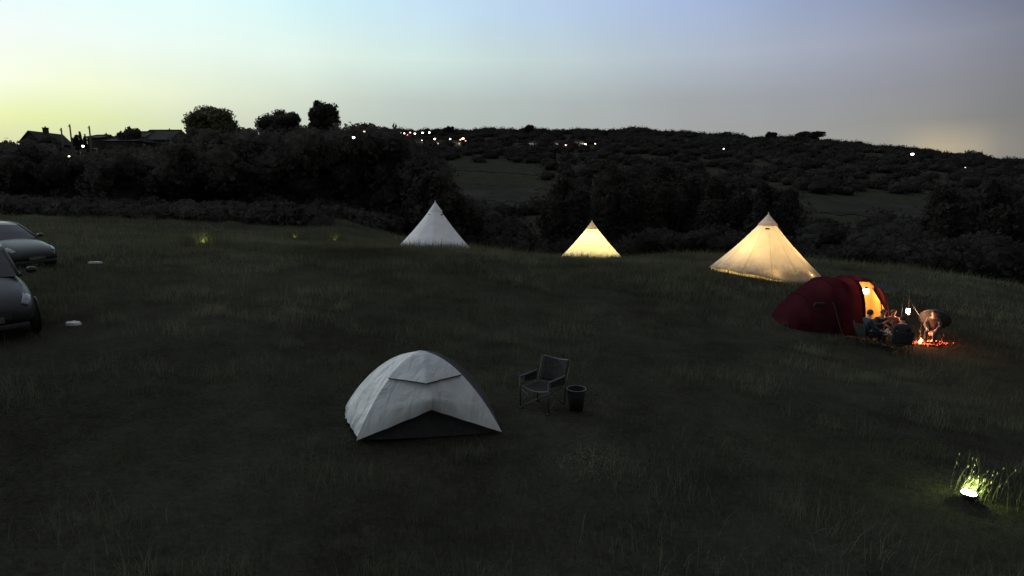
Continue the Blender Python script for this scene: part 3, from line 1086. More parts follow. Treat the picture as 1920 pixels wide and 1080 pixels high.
# ---------------------------------------------------------------- people
def skin_mesh(nodes, edges):
    """nodes: list of (xyz, radius or (rx,ry)); one continuous skinned surface as a mesh"""
    me = bpy.data.meshes.new('tmp')
    me.from_pydata([n[0] for n in nodes], edges, [])
    o = bpy.data.objects.new('tmp', me)
    COL.objects.link(o)
    o.modifiers.new('skin', 'SKIN')
    s = o.modifiers.new('sub', 'SUBSURF')
    s.levels = 2
    for i, n in enumerate(nodes):
        r = n[1] if isinstance(n[1], tuple) else (n[1], n[1])
        me.skin_vertices[0].data[i].radius = r
    me.skin_vertices[0].data[0].use_root = True
    dg = bpy.context.evaluated_depsgraph_get()
    dg.update()
    ev = o.evaluated_get(dg)
    m2 = bpy.data.meshes.new_from_object(ev)
    bpy.data.objects.remove(o)
    bpy.data.meshes.remove(me)
    return m2


def to_obj(me, name, m, parent, extra=None):
    me.name = name
    me.materials.clear()
    me.materials.append(m)
    o = bpy.data.objects.new(name, me)
    COL.objects.link(o)
    o.parent = parent
    me.polygons.foreach_set('use_smooth', [True] * len(me.polygons))
    return o


def person(loc, rz, label, top, hair='hair', s=.93, head_turn=0, lean=0, arms='knees', hairlen=0, legs='jeans'):
    """seated figure facing +Y"""
    t = empty('person', loc, rz, label, 'person')
    t.scale = (s, s, s)
    ly = lambda y, z: y + lean * max(0, z - .45)
    N_, E_ = [], []

    def add(p, r, par=None):
        N_.append((Vector((p[0], ly(p[1], p[2]), p[2])), r))
        i = len(N_) - 1
        if par is not None: E_.append((par, i))
        return i
    pel = add((0, 0, .44), (.13, .10))
    sp = add((0, -.03, .60), (.12, .09), pel)
    ch = add((0, -.05, .78), (.145, .10), sp)
    up = add((0, -.05, .90), (.12, .085), ch)
    nk = add((0, -.03, .99), .052, up)
    hb = add((0, -.012, 1.045), .060, nk)
    hm = add((0, .008, 1.11), (.078, .090), hb)
    ht = add((0, -.002, 1.175), (.074, .088), hm)
    hd = add((0, -.006, 1.215), (.040, .05), ht)
    shoulders, hips = [], []
    for sx in (-1, 1):
        a = add((sx * .16, -.05, .89), .058, up)
        if arms == 'knees':
            e, w, pm = (sx * .23, .06, .66), (sx * .15, .27, .58), (sx * .13, .33, .565)
        elif arms == 'up':
            e, w, pm = (sx * .24, .12, .70), (sx * .13, .30, .82), (sx * .11, .34, .88)
        else:
            e, w, pm = (sx * .27, .0, .66), (sx * .30, .22, .64), (sx * .30, .29, .64)
        b = add(e, .042, a)
        c = add(((e[0] + w[0]) / 2, (e[1] + w[1]) / 2, (e[2] + w[2]) / 2), .036, b)
        d = add(w, .026, c)
        h = add(pm, (.036, .018), d)
        dirv = (Vector(pm) - Vector(w)).normalized()
        side = Vector((1, 0, 0))
        for q, (off, ln) in enumerate(((-.027, .062), (-.009, .075), (.009, .070), (.026, .055))):
            f1 = Vector(pm) + dirv * .045 + side * off
            f2 = f1 + dirv * ln * .5 + Vector((0, 0, -.008))
            f3 = f2 + dirv * ln * .4 + Vector((0, 0, -.026))
            i1 = add(f1, .0095, h); i2 = add(f2, .0085, i1); add(f3, .007, i2)
        th = Vector(pm) - side * sx * .034 + dirv * .005
        i1 = add(th, .011, h); add(th - side * sx * .018 + dirv * .035 + Vector((0, 0, -.012)), .008, i1)
        shoulders.append((a, b, c, d))
        k = add((sx * .09, .06, .43), .082, pel)
        kn = add((sx * .13, .43, .47), .058, k)
        cf = add((sx * .13, .46, .30), .053, kn)
        an = add((sx * .13, .44, .09), .036, cf)
        add((sx * .135, .56, .045), .036, an)
        hips.append((k, kn, cf, an))
    me = skin_mesh(N_, E_)
    bm = bmesh.new()
    bm.from_mesh(me)
    # turn the head and add the features
    hc = N_[hm][0]

    def feat(p, r, sc=(1, 1, 1)):
        x = bmesh.ops.create_uvsphere(bm, u_segments=10, v_segments=7, radius=r)
        for v in x['verts']:
            v.co = Vector((v.co.x * sc[0], v.co.y * sc[1], v.co.z * sc[2])) + hc + Vector(p)
    feat((0, .088, -.005), .016, (.7, 1.0, 1.5))
    feat((0, .080, -.045), .018, (1.4, .5, .4))
    for sx in (-1, 1):
        feat((sx * .030, .078, .022), .012, (1.2, .6, .8))
        feat((sx * .078, .0, .005), .022, (.4, .8, 1.3))
    cosr, sinr = math.cos(head_turn), math.sin(head_turn)
    for v in bm.verts:
        if v.co.z > hc.z - .07 and abs(v.co.x) < .13 and (v.co - hc).length < .17:
            k = min(1, (v.co.z - hc.z + .07) / .05)
            d = v.co - hc
            q = Vector((d.x * cosr - d.y * sinr, d.x * sinr + d.y * cosr, d.z))
            v.co = hc + d.lerp(q, k)
    bm.to_mesh(me)
    bm.free()
    to_obj(me, 'body', M['skin'], t)
    # clothing
    def sub(idx, grow, extra=()):
        pass
    tn = [(N_[i][0], tuple(q + .022 for q in (N_[i][1] if isinstance(N_[i][1], tuple) else (N_[i][1],) * 2))) for i in (pel, sp, ch, up)]
    te = [(0, 1), (1, 2), (2, 3)]
    tn.append((N_[up][0] + Vector((0, .012, .055)), .066)); te.append((3, 4))
    for a, b, c, d in shoulders:
        q0 = len(tn)
        for i in (a, b, c):
            tn.append((N_[i][0], N_[i][1] + .018))
        wv = N_[c][0].lerp(N_[d][0], .9)
        tn.append((wv, .036))
        te += [(3, q0), (q0, q0 + 1), (q0 + 1, q0 + 2), (q0 + 2, q0 + 3)]
    to_obj(skin_mesh(tn, te), 'top', M[top], t)
    ln = [(N_[pel][0] - Vector((0, 0, .01)), (.148, .118))]
    le = []
    for k, kn, cf, an in hips:
        q0 = len(ln)
        for i, gr in ((k, .018), (kn, .017), (cf, .015)):
            ln.append((N_[i][0], N_[i][1] + gr))
        ln.append((N_[cf][0].lerp(N_[an][0], .85), .053))
        le += [(0, q0), (q0, q0 + 1), (q0 + 1, q0 + 2), (q0 + 2, q0 + 3)]
    to_obj(skin_mesh(ln, le), 'trousers', M[legs], t)
    for sx in (-1, 1):
        x0 = sx * .132
        to_obj(skin_mesh([((x0, ly(.43, .05), .085), .05), ((x0, ly(.46, .05), .045), .047), ((x0 * 1.02, ly(.54, .05), .042), (.05, .036)), ((x0 * 1.03, ly(.60, .05), .036), (.042, .028))], [(0, 1), (1, 2), (2, 3)]), 'shoe', M['shoe'], t)
    # hair cap
    hb_ = MB()
    def hairf(u, v):
        a = 2 * math.pi * u
        tt = v * R(112 if hairlen == 0 else 125)
        front = max(0, math.cos(a - math.pi / 2))
        tt *= 1 - .42 * front
        jig = 1 + .02 * math.sin(a * 9) * math.sin(v * 7)
        d = Vector((.093 * math.sin(tt) * math.cos(a) * jig, .103 * math.sin(tt) * math.sin(a) * jig, .112 * math.cos(tt)))
        if hairlen and v > .6:
            d.z -= hairlen * (v - .6) * (1 - front)
        d = Vector((d.x * cosr - d.y * sinr, d.x * sinr + d.y * cosr, d.z))
        return hc + Vector((0, -.006, .022)) + d
    hb_.grid(hairf, 32, 14)
    hb_.build('hair', M[hair], t)
    return t


# ---------------------------------------------------------------- red tent with its lit doorway
TY = 20.3
rt = hit(1568, 622)
rt = Vector(((1563 - 960) / FPX * TY, TY, 0))
rt.z = gz(rt.x, rt.y - .6) + .04
PXM = FPX / TY
TENTS.append((rt.x - .4, rt.y + .3, 1.5)); TENTS.append((rt.x + .9, rt.y + .2, 1.3))
t = empty('tunnel_tent', rt, 0, 'dark red tunnel tent with its doorway open and glowing yellow inside', 'tent')
t.scale = (.895, .93, .93)
# stations: x, height, half depth, y offset
ST = [(-1.95, .10, .55), (-1.8, .50, .75), (-1.55, .82, .95), (-1.15, 1.18, 1.1), (-.75, 1.50, 1.2), (-.35, 1.76, 1.25), (.05, 1.82, 1.27), (.35, 1.70, 1.26), (.62, 1.82, 1.28), (.95, 1.84, 1.28), (1.3, 1.74, 1.25), (1.62, 1.50, 1.15), (1.70, 1.36, 1.08)]


def station(x):
    xs = [s[0] for s in ST]
    return float(np.interp(x, xs, [s[1] for s in ST])), float(np.interp(x, xs, [s[2] for s in ST]))


def shell(x, a, k=1.0):
    h, d = station(x)
    ca, sa = math.cos(a), math.sin(a)
    return Vector((x, -d * k * (abs(ca) ** .72) * (1 if ca > 0 else -1), h * k * (max(0, sa) ** .85)))


def skipdoor(x0, x1, a0, a1):
    return lambda u, v: x0 < -1.95 + 3.65 * u < x1 and a0 < v * 180 < a1


DOOR = (.66, 1.56, -1, 72)
mb = MB().grid(lambda u, v: shell(-1.95 + 3.65 * u, math.pi * v) + Vector((0, 0, .012 * math.sin(u * 60) * math.sin(v * 9))), 90, 60, skip=skipdoor(*DOOR))
mb.build('flysheet', M['red'], t)
# end wall
xe = 1.70
MB().add([shell(xe, math.pi * k / 40) for k in range(41)] + [(xe, 0, 0)], [(k, k + 1, 41) for k in range(40)]).build('end_wall', M['red'], t)
# hoop sleeves
for x in (-1.15, -.35, .62, 1.30):
    MB().tube([shell(x, math.pi * k / 40, 1.006) for k in range(41)], .018, 6).build('pole_sleeve', M['red'], t)
# rolled-back door flaps and door edge
MB().tube([shell(.66, R(a), 1.01) for a in range(0, 73, 3)], [.045] * 25, 8).build('rolled_flap', M['red'], t)
MB().tube([shell(1.56, R(a), 1.01) for a in range(0, 73, 3)], [.035] * 25, 8).build('rolled_flap', M['red'], t)
# cream inner bedroom wall behind the doorway
MB().grid(lambda u, v: Vector((.42 + 1.22 * u, -.12 + .05 * v, .02 + 1.62 * v)), 8, 8).build('inner_wall', M['cream'], t)
MB().grid(lambda u, v: Vector((.42 + .02 * v, -.95 + 1.6 * u, .02 + 1.45 * v * (.5 + .5 * math.sin(math.pi * (.15 + .7 * u))))), 8, 8).build('inner_wall', M['cream'], t)
MB().grid(lambda u, v: Vector((1.60 - .05 * v, -1.0 + .9 * u, .02 + 1.40 * v * (.55 + .45 * u))), 8, 8).build('inner_wall', M['cream'], t)
MB().box((.7, 0, .012), (1.7, 1.9, .015)).build('groundsheet', M['sheet'], t, smooth=False)
MB().box((-.95, -1.17, 1.02), (.34, .04, .20), rot=(R(38), 0, 0)).build('vent', M['vent'], t, smooth=False)
# dark porch awning on poles to the side
AW = [Vector(q) for q in ((1.62, -.95, 1.42), (2.15, -1.0, 1.47), (2.15, .25, 1.50), (1.62, .25, 1.46))]
MB().grid(lambda u, v: (AW[0] * (1 - u) + AW[1] * u) * (1 - v) + (AW[3] * (1 - u) + AW[2] * u) * v - Vector((0, 0, .05 * math.sin(math.pi * u) * math.sin(math.pi * v))), 8, 8).build('awning', M['dkfab'], t, thick=.01)
for q in (1, 2):
    b = AW[q].copy()
    b.z = gz(rt.x + b.x, rt.y + b.y) - rt.z
    MB().tube([b, AW[q] + Vector((0, 0, .05))], .013, 8).build('awning_pole', M['frame'], t)
for k, (x, y) in enumerate(((-2.3, -1.0), (-2.3, 1.0), (2.9, -1.9), (-.4, -2.0))):
    a = shell(min(max(x, -1.8), 1.6), R(35 if y < 0 else 145)) if k != 2 else AW[1]
    zz = gz(rt.x + x, rt.y + y) - rt.z
    MB().tube([a, (x, y, zz)], .004, 4).build('guy_rope', M['rope'], t)
t = empty('camping_lantern', rt + Vector((.93, -.55, 1.30)), 0, 'round white lantern hanging in the top of the red tent doorway', 'lantern')
MB().ell((0, 0, 0), .10, 16, 12).build('globe', emat('white_globe', (1, .84, .62), 14), t)
MB().lathe([(.001, .13), (.05, .125), (.06, .085)], 16).build('lid', M['trim'], t)
MB().tube([(0, 0, .12), (0, .02, .32)], .004, 5).build('hanging_cord', M['rope'], t)
lamp('lantern_light', (0, .0, -.12), 52, (1, .60, .20), .12, t)

# ---------------------------------------------------------------- the group round the fire
def gp(px, py):
    return hit(px, py)


fire = gp(1743, 646)
table = gp(1694, 650)
table = Vector(((1690 - 960) / FPX * 18.1, 18.1, 0)); table.z = gz(table.x, table.y)
t = empty('camping_table', table, R(8), 'low dark camping table with cups between the seated people', 'table')
MB().box((0, 0, .47), (.85, .5, .025)).build('tabletop', M['wood'], t, smooth=False, bevel=.005)
for sx in (-1, 1):
    for sy in (-1, 1):
        MB().tube([(sx * .38, sy * .2, .46), (sx * .36, -sy * .2, 0)], .011, 6).build('leg', M['frame'], t)
ln = Vector(pt(1702, 590, 19.15))
t = empty('camping_lantern', ln, 0, 'very bright white lantern hanging under the awning above the seated people', 'lantern')
MB().lathe([(.001, 0), (.06, 0), (.065, .03), (.05, .045)], 18).build('base', M['trim'], t)
MB().lathe([(.001, .05), (.045, .05), (.06, .12), (.045, .21), (.001, .215)], 18).build('globe', emat('lantern_glow', (1, .80, .66), 30), t)
MB().lathe([(.001, .25), (.03, .245), (.055, .21), (.05, .205)], 18).build('lid', M['trim'], t)
MB().tube([(0, 0, .25), (0, .02, .72)], .004, 5).build('hanging_cord', M['rope'], t)
lamp('lantern_light', (0, -.12, .06), 85, (1, .46, .22), .07, t)
for k, (dx, dy, lab) in enumerate(((-.22, -.1, 'small pale cup at the tent end of the camping table'), (-.05, .12, 'small pale cup in the middle of the camping table'), (.32, -.14, 'small pale cup at the fire end of the camping table'))):
    c = table + Vector((dx, dy, .484))
    MBc = MB().lathe([(.001, 0), (.032, 0), (.040, .09), (.036, .09), (.029, .006), (.001, .006)], 16)
    o = MBc.build('cup', M['plate'])
    o.location = c
    tag(o, lab, 'cup', 'cups on the camping table')

seats = []
GR = 'people sitting around the camp fire'


def seat_person(px, py, Y, face, plabel, clabel, top, chair=True, **kw):
    x = (px - 960) / FPX * Y
    z = gz(x, Y)
    loc = Vector((x, Y, z))
    tgt = Vector((face[0] - x, face[1] - Y))
    rz = math.atan2(tgt.y, tgt.x) - math.pi / 2
    if chair:
        camp_chair(loc, rz, clabel, 'chairs round the camp fire', s=.92, edge_tone='dkfab')
    d = Vector((math.cos(rz + math.pi / 2), math.sin(rz + math.pi / 2), 0))
    pr = person(loc - d * .04, rz, plabel, top, **kw)
    pr['group'] = GR
    TENTS.append((x, Y, .3))
    return loc, d


# blue jacket, side on, in front of the glowing doorway
seat_person(1648, 640, 18.1, (table.x, table.y), 'person in a blue jacket sitting before the glowing tent doorway, seen from behind', 'dark folding chair under the person in blue', 'blue', hair='hair', head_turn=R(-10))
seat_person(1668, 640, 18.6, (table.x, table.y - .2), 'person with lamp-lit profile leaning to the table at the edge of the tent doorway', 'dark folding chair at the doorway edge, behind the table', 'dark_top', lean=.18, hair='hair_b', arms='up')
seat_person(1691, 640, 18.9, (table.x - .1, table.y - 1.5), 'person with orange-lit face behind the table, facing the camera', 'dark folding chair behind the table', 'red_top', hair='hair_b', s=.88)
seat_person(1709, 655, 17.3, (table.x + .1, table.y), 'person in black seen from behind, blocking the lantern light', 'dark folding chair with its back turned, nearest the camera', 'dark_top', hair='hair', s=.95)
# round moon chair beyond the fire
mc = Vector(((1768 - 960) / FPX * 18.75, 18.75, 0)); mc.z = gz(mc.x, mc.y)
fd = Vector((fire.x - mc.x, fire.y - mc.y, 0))
mrz = math.atan2(fd.y, fd.x) - math.pi / 2
t = empty('round_chair', mc, mrz, 'round padded moon chair beyond the embers, around the fire-lit person', 'chair')


def dish(u, v):
    a, r = 2 * math.pi * u, .42 * v
    p = Vector((r * math.cos(a), r * math.sin(a), .30 * (r / .42) ** 2))
    Mx = Matrix.Rotation(R(52), 3, 'X')
    return Mx @ p + Vector((0, -.16, .52))


MB().grid(dish, 32, 8).build('seat', M['dkfab'], t, thick=.03)
MB().tube([dish(k / 32, 1) for k in range(33)], .022, 6).build('rim', M['frame'], t)
for sx in (-1, 1):
    MB().tube([(sx * .33, .18, .42), (sx * .25, -.38, 0)], .012, 6).build('leg', M['frame'], t)
    MB().tube([(sx * .33, -.30, .55), (sx * .27, .30, 0)], .012, 6).build('leg', M['frame'], t)
pm = person(mc - fd.normalized() * .02, mrz, 'person in a grey hoodie in the round chair, face glowing orange from the fire', 'grey_top', hair='hair', s=.86, arms='knees', lean=.12)
pm['group'] = GR

# camp fire
t = empty('campfire', fire, 0, 'low camp fire of red embers and a few flames on the grass', 'campfire')
fg = random.Random(5)
for k in range(7):
    a = k * .9
    c = Vector((math.cos(a) * .2, math.sin(a) * .1, .05 + .02 * (k % 3)))
    d = Vector((math.cos(a + 1.2), math.sin(a + 1.2) * .6, .12)) * .22
    MB().tube([c - d, c, c + d], [.03, .034, .027], 8).build('log', M['char'], t)
em = MB()
for k in range(190):
    x, y = fg.gauss(0, .20), fg.gauss(0, .09)
    em.ell((x, y, .02 + .06 * fg.random()), (.008 + .014 * fg.random(), .012, .009), 6, 4)
em.build('embers', emat('ember_glow', (1, .09, .03), 5.5), t)


def flame(x, y, h, w, m):
    f_ = MB()
    n = 8
    vs = []
    for i in range(9):
        s = i / 8
        rr_ = w * math.sin(math.pi * min(1, s * .9 + .12)) ** .8 * (1 - s * .55)
        for k in range(n):
            a = 2 * math.pi * k / n
            vs.append((x + rr_ * math.cos(a) + .02 * math.sin(s * 7 + x * 30), y + rr_ * math.sin(a), .03 + h * s))
    f_.add(vs, [(i * n + k, i * n + (k + 1) % n, (i + 1) * n + (k + 1) % n, (i + 1) * n + k) for i in range(8) for k in range(n)])
    f_.build('flame', m, t)


fm1, fm2 = emat('flame_yellow', (1, .55, .22), 5), emat('flame_red', (1, .16, .06), 3.2)
flame(-.31, -.02, .20, .06, fm1)
flame(-.12, -.04, .09, .03, fm1)
flame(.13, -.05, .10, .028, fm1)
flame(-.20, .03, .13, .04, fm2)
flame(-.05, 0, .10, .035, fm2)
flame(.07, .02, .15, .04, fm2)
flame(.20, -.01, .11, .035, fm2)
flame(.31, .02, .08, .03, fm2)
lamp('fire_light', (.02, .10, .30), 110, (1, .20, .06), .12, t)
lamp('fire_light', (-.25, 0, .25), 5, (1, .30, .10), .10, t)

# ---------------------------------------------------------------- garden solar spot and its lit tuft
sp_ = hit(1814, 944)
t = empty('garden_spotlight', sp_, R(-35), 'small solar spotlight on the grass shining whitish green into a tuft', 'garden light')
hd = Euler((R(-52), 0, 0)).to_matrix()
mb = MB()
mb.lathe([(.001, .05), (.07, .055), (.098, .12), (.102, .14), (.09, .142)], 28)
mb.build('housing', M['trim'], t, smooth=True)
MB().ell((0, 0, .135), (.088, .088, .035), 24, 10).build('lens', emat('spot_glow', (.86, 1, .72), 45), t, smooth=False)
MB().tube([(0, 0, .07), (0, 0, -.1)], [.014, .004], 8).build('stake', M['trim'], t)
lamp('spot_light', (.01, .06, .20), 20, (.76, 1, .34), .04, t)
TENTS.append((sp_.x, sp_.y, .10))


def tuft(c, n, hmin, hmax, spread, lean, name, label, m='tallgrass', heads=True, wid=.006):
    mb = MB()
    for _ in range(n):
        x, y = random.gauss(0, spread), random.gauss(0, spread)
        h = random.uniform(hmin, hmax)
        lx, lyy = lean[0] * h + random.gauss(0, .22) * h, lean[1] * h + random.gauss(0, .22) * h
        z = gz(c[0] + x, c[1] + y) - c[2] - .01
        pts = [Vector((x, y, z)), Vector((x + lx * .25, y + lyy * .25, z + h * .45)), Vector((x + lx * .6, y + lyy * .6, z + h * .8)), Vector((x + lx, y + lyy, z + h))]
        mb.tube(pts, [wid * .5, wid * .5, wid * .38, wid * .2], 3, cap=False)
        if heads and random.random() < .35:
            mb.ell(pts[-1], (wid * 1.3, wid * 1.3, wid * 3.5), 5, 4, 1, rot=(lx, lyy, 0))
    o = mb.build(name, [M[m], M['seed']])
    o.location = c
    return tag(o, label, 'grass')


tuft(Vector((sp_.x + .10, sp_.y + .13, sp_.z)), 120, .08, .36, .075, (.55, .15), 'grass_tuft', 'tall seeding grass tuft lit green by the solar spotlight')
tuft(Vector((sp_.x + .38, sp_.y + .35, gz(sp_.x + .38, sp_.y + .35))), 26, .15, .55, .18, (.10, .05), 'grass_tuft', 'dim seeding grass tuft just behind the lit one')

# small stake lights hidden in the far grass
for k, (px, py, e, lab) in enumerate(((383, 462, 9, 'stake light making the brightest glow in the long grass'), (553, 450, 1.8, 'stake light with the faintest glow in the grass'), (628, 455, 2.6, 'stake light glowing dimly nearest the unlit bell tent'))):
    p = hit(px, py)
    t = empty('stake_light', p, 0, lab, 'garden light', 'stake lights in the long grass')
    MB().tube([(0, 0, -.1), (0, 0, .16)], .008, 6).build('stake', M['trim'], t)
    MB().lathe([(.001, .16), (.03, .165), (.035, .20)], 12).build('bulb', emat('stake_glow', (.9, 1, .5), .8), t)
    MB().lathe([(.05, .205), (.045, .225), (.001, .23)], 12).build('lid', M['trim'], t)
    lamp('stake_glow', (0, -.05, .27), e, (.92, 1, .42), .04, t)
    tuft(p + Vector((.03, .12, 0)), 46 if k == 0 else 26, .3, .95 if k == 0 else .6, .10, (.08, 0), 'grass_tuft', ('tallest grass tuft lit pale green by the brightest stake light', 'faintly lit grass tuft around the faintest stake light', 'dimly lit grass tuft around the stake light by the unlit bell tent')[k], wid=.012)

# pale flat stones by the cars
for px, py, sx, lab in ((180, 494, .19, 'pale flat stone in the grass near the farther car'), (137, 609, .14, 'pale ragged flat stone in the grass near the closer car')):
    p = hit(px, py)
    g2 = np.random.default_rng(int(px))
    mb = MB()
    n = 14
    ro = [sx * (.75 + .5 * g2.random()) for _ in range(n)]
    vs = [(ro[k] * math.cos(2 * math.pi * k / n) * 1.15, ro[k] * .8 * math.sin(2 * math.pi * k / n), -.02) for k in range(n)]
    vs += [(v[0] * .93, v[1] * .93, .03 + .02 * g2.random()) for v in vs[:n]] + [(0, 0, .06)]
    mb.add(vs, [(k, (k + 1) % n, n + (k + 1) % n, n + k) for k in range(n)] + [(n + k, n + (k + 1) % n, 2 * n) for k in range(n)])
    o = mb.build('flat_stone', M['stone'], smooth=False)
    o.location = p + Vector((0, 0, .02))
    tag(o, lab, 'stone')
    TENTS.append((p.x, p.y, sx + .12))


# ---------------------------------------------------------------- cars
def car(loc, rz, label, paint, sx=1.0, sz=1.0, wtop=1.0):
    t = empty('parked_car', loc, rz, label, 'car', 'cars parked on the grass')
    P_ = M[paint]
    S = [(-2.02, .42, .80, .66), (-1.95, .30, .98, .78), (-1.6, .22, 1.02, .84), (-1.0, .20, .99, .86), (0, .20, .96, .87), (.7, .20, .95, .865), (1.0, .20, .94, .855), (1.3, .21, .885, .84), (1.6, .22, .81, .81), (1.82, .25, .73, .76), (1.97, .29, .64, .68), (2.05, .34, .56, .58), (2.075, .40, .50, .50)]
    n = 32

    def ring(x, zl, zt, hw):
        zc, hh = (zl + zt) / 2, (zt - zl) / 2
        out_ = []
        for k in range(n):
            a = 2 * math.pi * k / n
            ca, sa = math.cos(a), math.sin(a)
            y = hw * (abs(ca) ** .38) * (1 if ca > 0 else -1)
            z = zc + hh * (abs(sa) ** .5) * (1 if sa > 0 else -1)
            if z > zc: y *= 1 - .09 * ((z - zc) / hh) ** 2
            crown = .035 * (1 - (y / hw) ** 2) if sa > .6 else 0
            out_.append((x * sx, y, (z + crown) * sz))
        return out_

    def hlp(x, sgn, a):
        zl, zt, hw = [float(np.interp(x, [q[0] for q in S], [q[c] for q in S])) for c in (1, 2, 3)]
        zc, hh = (zl + zt) / 2, (zt - zl) / 2
        y = hw * math.cos(a) ** .38
        z = zc + hh * math.sin(a) ** .5
        y *= 1 - .09 * ((z - zc) / hh) ** 2
        return (x * sx + .006, sgn * (y + .008), z * sz + .006)
    vs = [q for s in S for q in ring(*s)]
    fs = [(i * n + k, i * n + (k + 1) % n, (i + 1) * n + (k + 1) % n, (i + 1) * n + k) for i in range(len(S) - 1) for k in range(n)]
    fs += [tuple(range(n))[::-1], tuple((len(S) - 1) * n + k for k in range(n))]
    MB().add(vs, fs).build('body', P_, t, sub=1)
    # cabin cross-sections: x, z belt, z top, half width at belt, half width at top
    C_ = [(-1.93, .98, 1.02, .70, .62), (-1.72, .99, 1.26, .74, .60), (-1.45, .99, 1.40, .77, .60), (-.9, .975, 1.465, .79, .61), (-.3, .96, 1.48, .80, .62), (.12, .95, 1.45, .80, .61), (.28, .95, 1.40, .80, .61), (.62, .945, 1.20, .79, .66), (.98, .94, .965, .77, .70)]

    def P3(i, w):
        x, zb, zt, hb_, htp = C_[i]
        if w <= 1:   # side
            return (x * sx, hb_ * (1 - w) + htp * w, (zb * (1 - w) + (zt - .05 * min(1, (zt - zb) * 3)) * w) * sz)
        v = w - 1
        return (x * sx, htp * (1 - v), (zt - .05 * min(1, (zt - zb) * 3) * (1 - v) ** 2 + 0) * sz)
    roof = MB(); glassF = MB(); glassR = MB()
    W_ = [1 + k / 6 for k in range(7)]
    for i in range(len(C_) - 1):
        tgt = glassR if i < 2 else (roof if i < 6 else glassF)
        for k in range(6):
            for sgn in (1, -1):
                q = [P3(i, W_[k]), P3(i + 1, W_[k]), P3(i + 1, W_[k + 1]), P3(i, W_[k + 1])]
                q = [(a, b * sgn, c) for a, b, c in q]
                tgt.add(q, [(0, 1, 2, 3) if sgn > 0 else (3, 2, 1, 0)])
    roof.build('roof', P_, t)
    glassF.build('windscreen', M['glass'], t)
    glassR.build('rear_window', M['glass'], t)
    for sgn in (1, -1):
        g_ = MB()
        for i in range(1, len(C_) - 1):
            q = [P3(i, .0), P3(i + 1, .0), P3(i + 1, 1), P3(i, 1)]
            g_.add([(a, b * sgn, c) for a, b, c in q], [(0, 1, 2, 3) if sgn < 0 else (3, 2, 1, 0)])
        g_.build('side_window', M['glass'], t)
        for nm, idx in (('roof_rail', range(0, 9)),):
            MB().tube([(a, b * sgn, c) for a, b, c in [P3(i, 1) for i in idx]], .032, 8).build(nm, P_, t)
        for i0 in (4,):
            MB().tube([(P3(i0, w)[0], P3(i0, w)[1] * sgn + .004 * sgn, P3(i0, w)[2]) for w in (0, .5, 1)], .03, 6).build('door_pillar', P_, t)
        MB().ell((.74 * sx, sgn * .95, 1.02 * sz), (.07, .10, .07), 12, 8).build('wing_mirror', P_, t)
        # lights
        hl = MB()
        hl.grid(lambda u, v: hlp(1.66 + .30 * u, sgn, .42 + .5 * v), 6, 6)
        hl.build('headlight', M['lens'], t, thick=.012)
        MB().box((-1.96 * sx, sgn * .62, .86 * sz), (.06, .20, .16)).build('tail_light', mat('red_lens', (.25, .01, .01), .2), t, smooth=False, bevel=.02)
        for wx in (-1.27, 1.30):
            arch = MB().lathe([(.001, 0), (.365, 0), (.365, .03), (.31, .03)], 32)
            o = arch.build('wheel_arch', M['trim'], t)
            o.rotation_euler = (R(-90 * sgn), 0, 0)
            o.location = (wx * sx, sgn * .845, .33)
            ty = MB().lathe([(.20, -.09), (.29, -.10), (.325, -.07), (.325, .06), (.29, .09), (.20, .085)], 32)
            w_ = ty.build('wheel', M['tyre'], t)
            w_.rotation_euler = (R(-90 * sgn), 0, 0)
            w_.location = (wx * sx, sgn * .80, .325)
            rm = MB().lathe([(.205, .085), (.19, .05), (.05, .06), (.001, .07)], 32)
            for k in range(5):
                a = 2 * math.pi * k / 5
                rm.tube([(.03 * math.cos(a), .03 * math.sin(a), .075), (.20 * math.cos(a), .20 * math.sin(a), .085)], .022, 6)
            rm.build('rim', M['rim'], w_)
    MB().box((2.05 * sx, 0, .44 * sz), (.05, .74, .13)).build('grille', M['trim'], t, smooth=False, bevel=.02)
    MB().box((2.03 * sx, 0, .27 * sz), (.10, 1.25, .11)).build('bumper', M['trim'], t, smooth=False, bevel=.03)
    MB().box((2.085 * sx, 0, .40 * sz), (.012, .50, .11)).build('number_plate', M['carplate'], t, smooth=False)
    return t


def place_car(nose_px, Y, ang, label, paint, sx=1, sz=1):
    nx = (nose_px - 960) / FPX * Y
    d = Vector((math.cos(R(ang)), math.sin(R(ang)), 0))
    c = Vector((nx, Y, 0)) - d * 2.0 * sx
    z = [gz(*(c + d * k).xy) for k in (-1.3, 1.3)]
    c.z = (z[0] + z[1]) / 2
    o = car(c, R(ang), label, paint, sx, sz)
    o.rotation_euler = (0, -math.atan2(z[1] - z[0], 2.6), R(ang))
    TENTS.extend([(*(c + d * k).xy, .8) for k in (-1.2, 0, 1.2)])
    return o


place_car(62, 20.2, -22, 'farther parked car, grey hatchback with a curved shiny bonnet', 'paint_b')
place_car(-48, 11.1, -42, 'closer parked car, dark silver with a tall sloping windscreen, cut off by the frame', 'paint_a', sx=.95, sz=1.14)


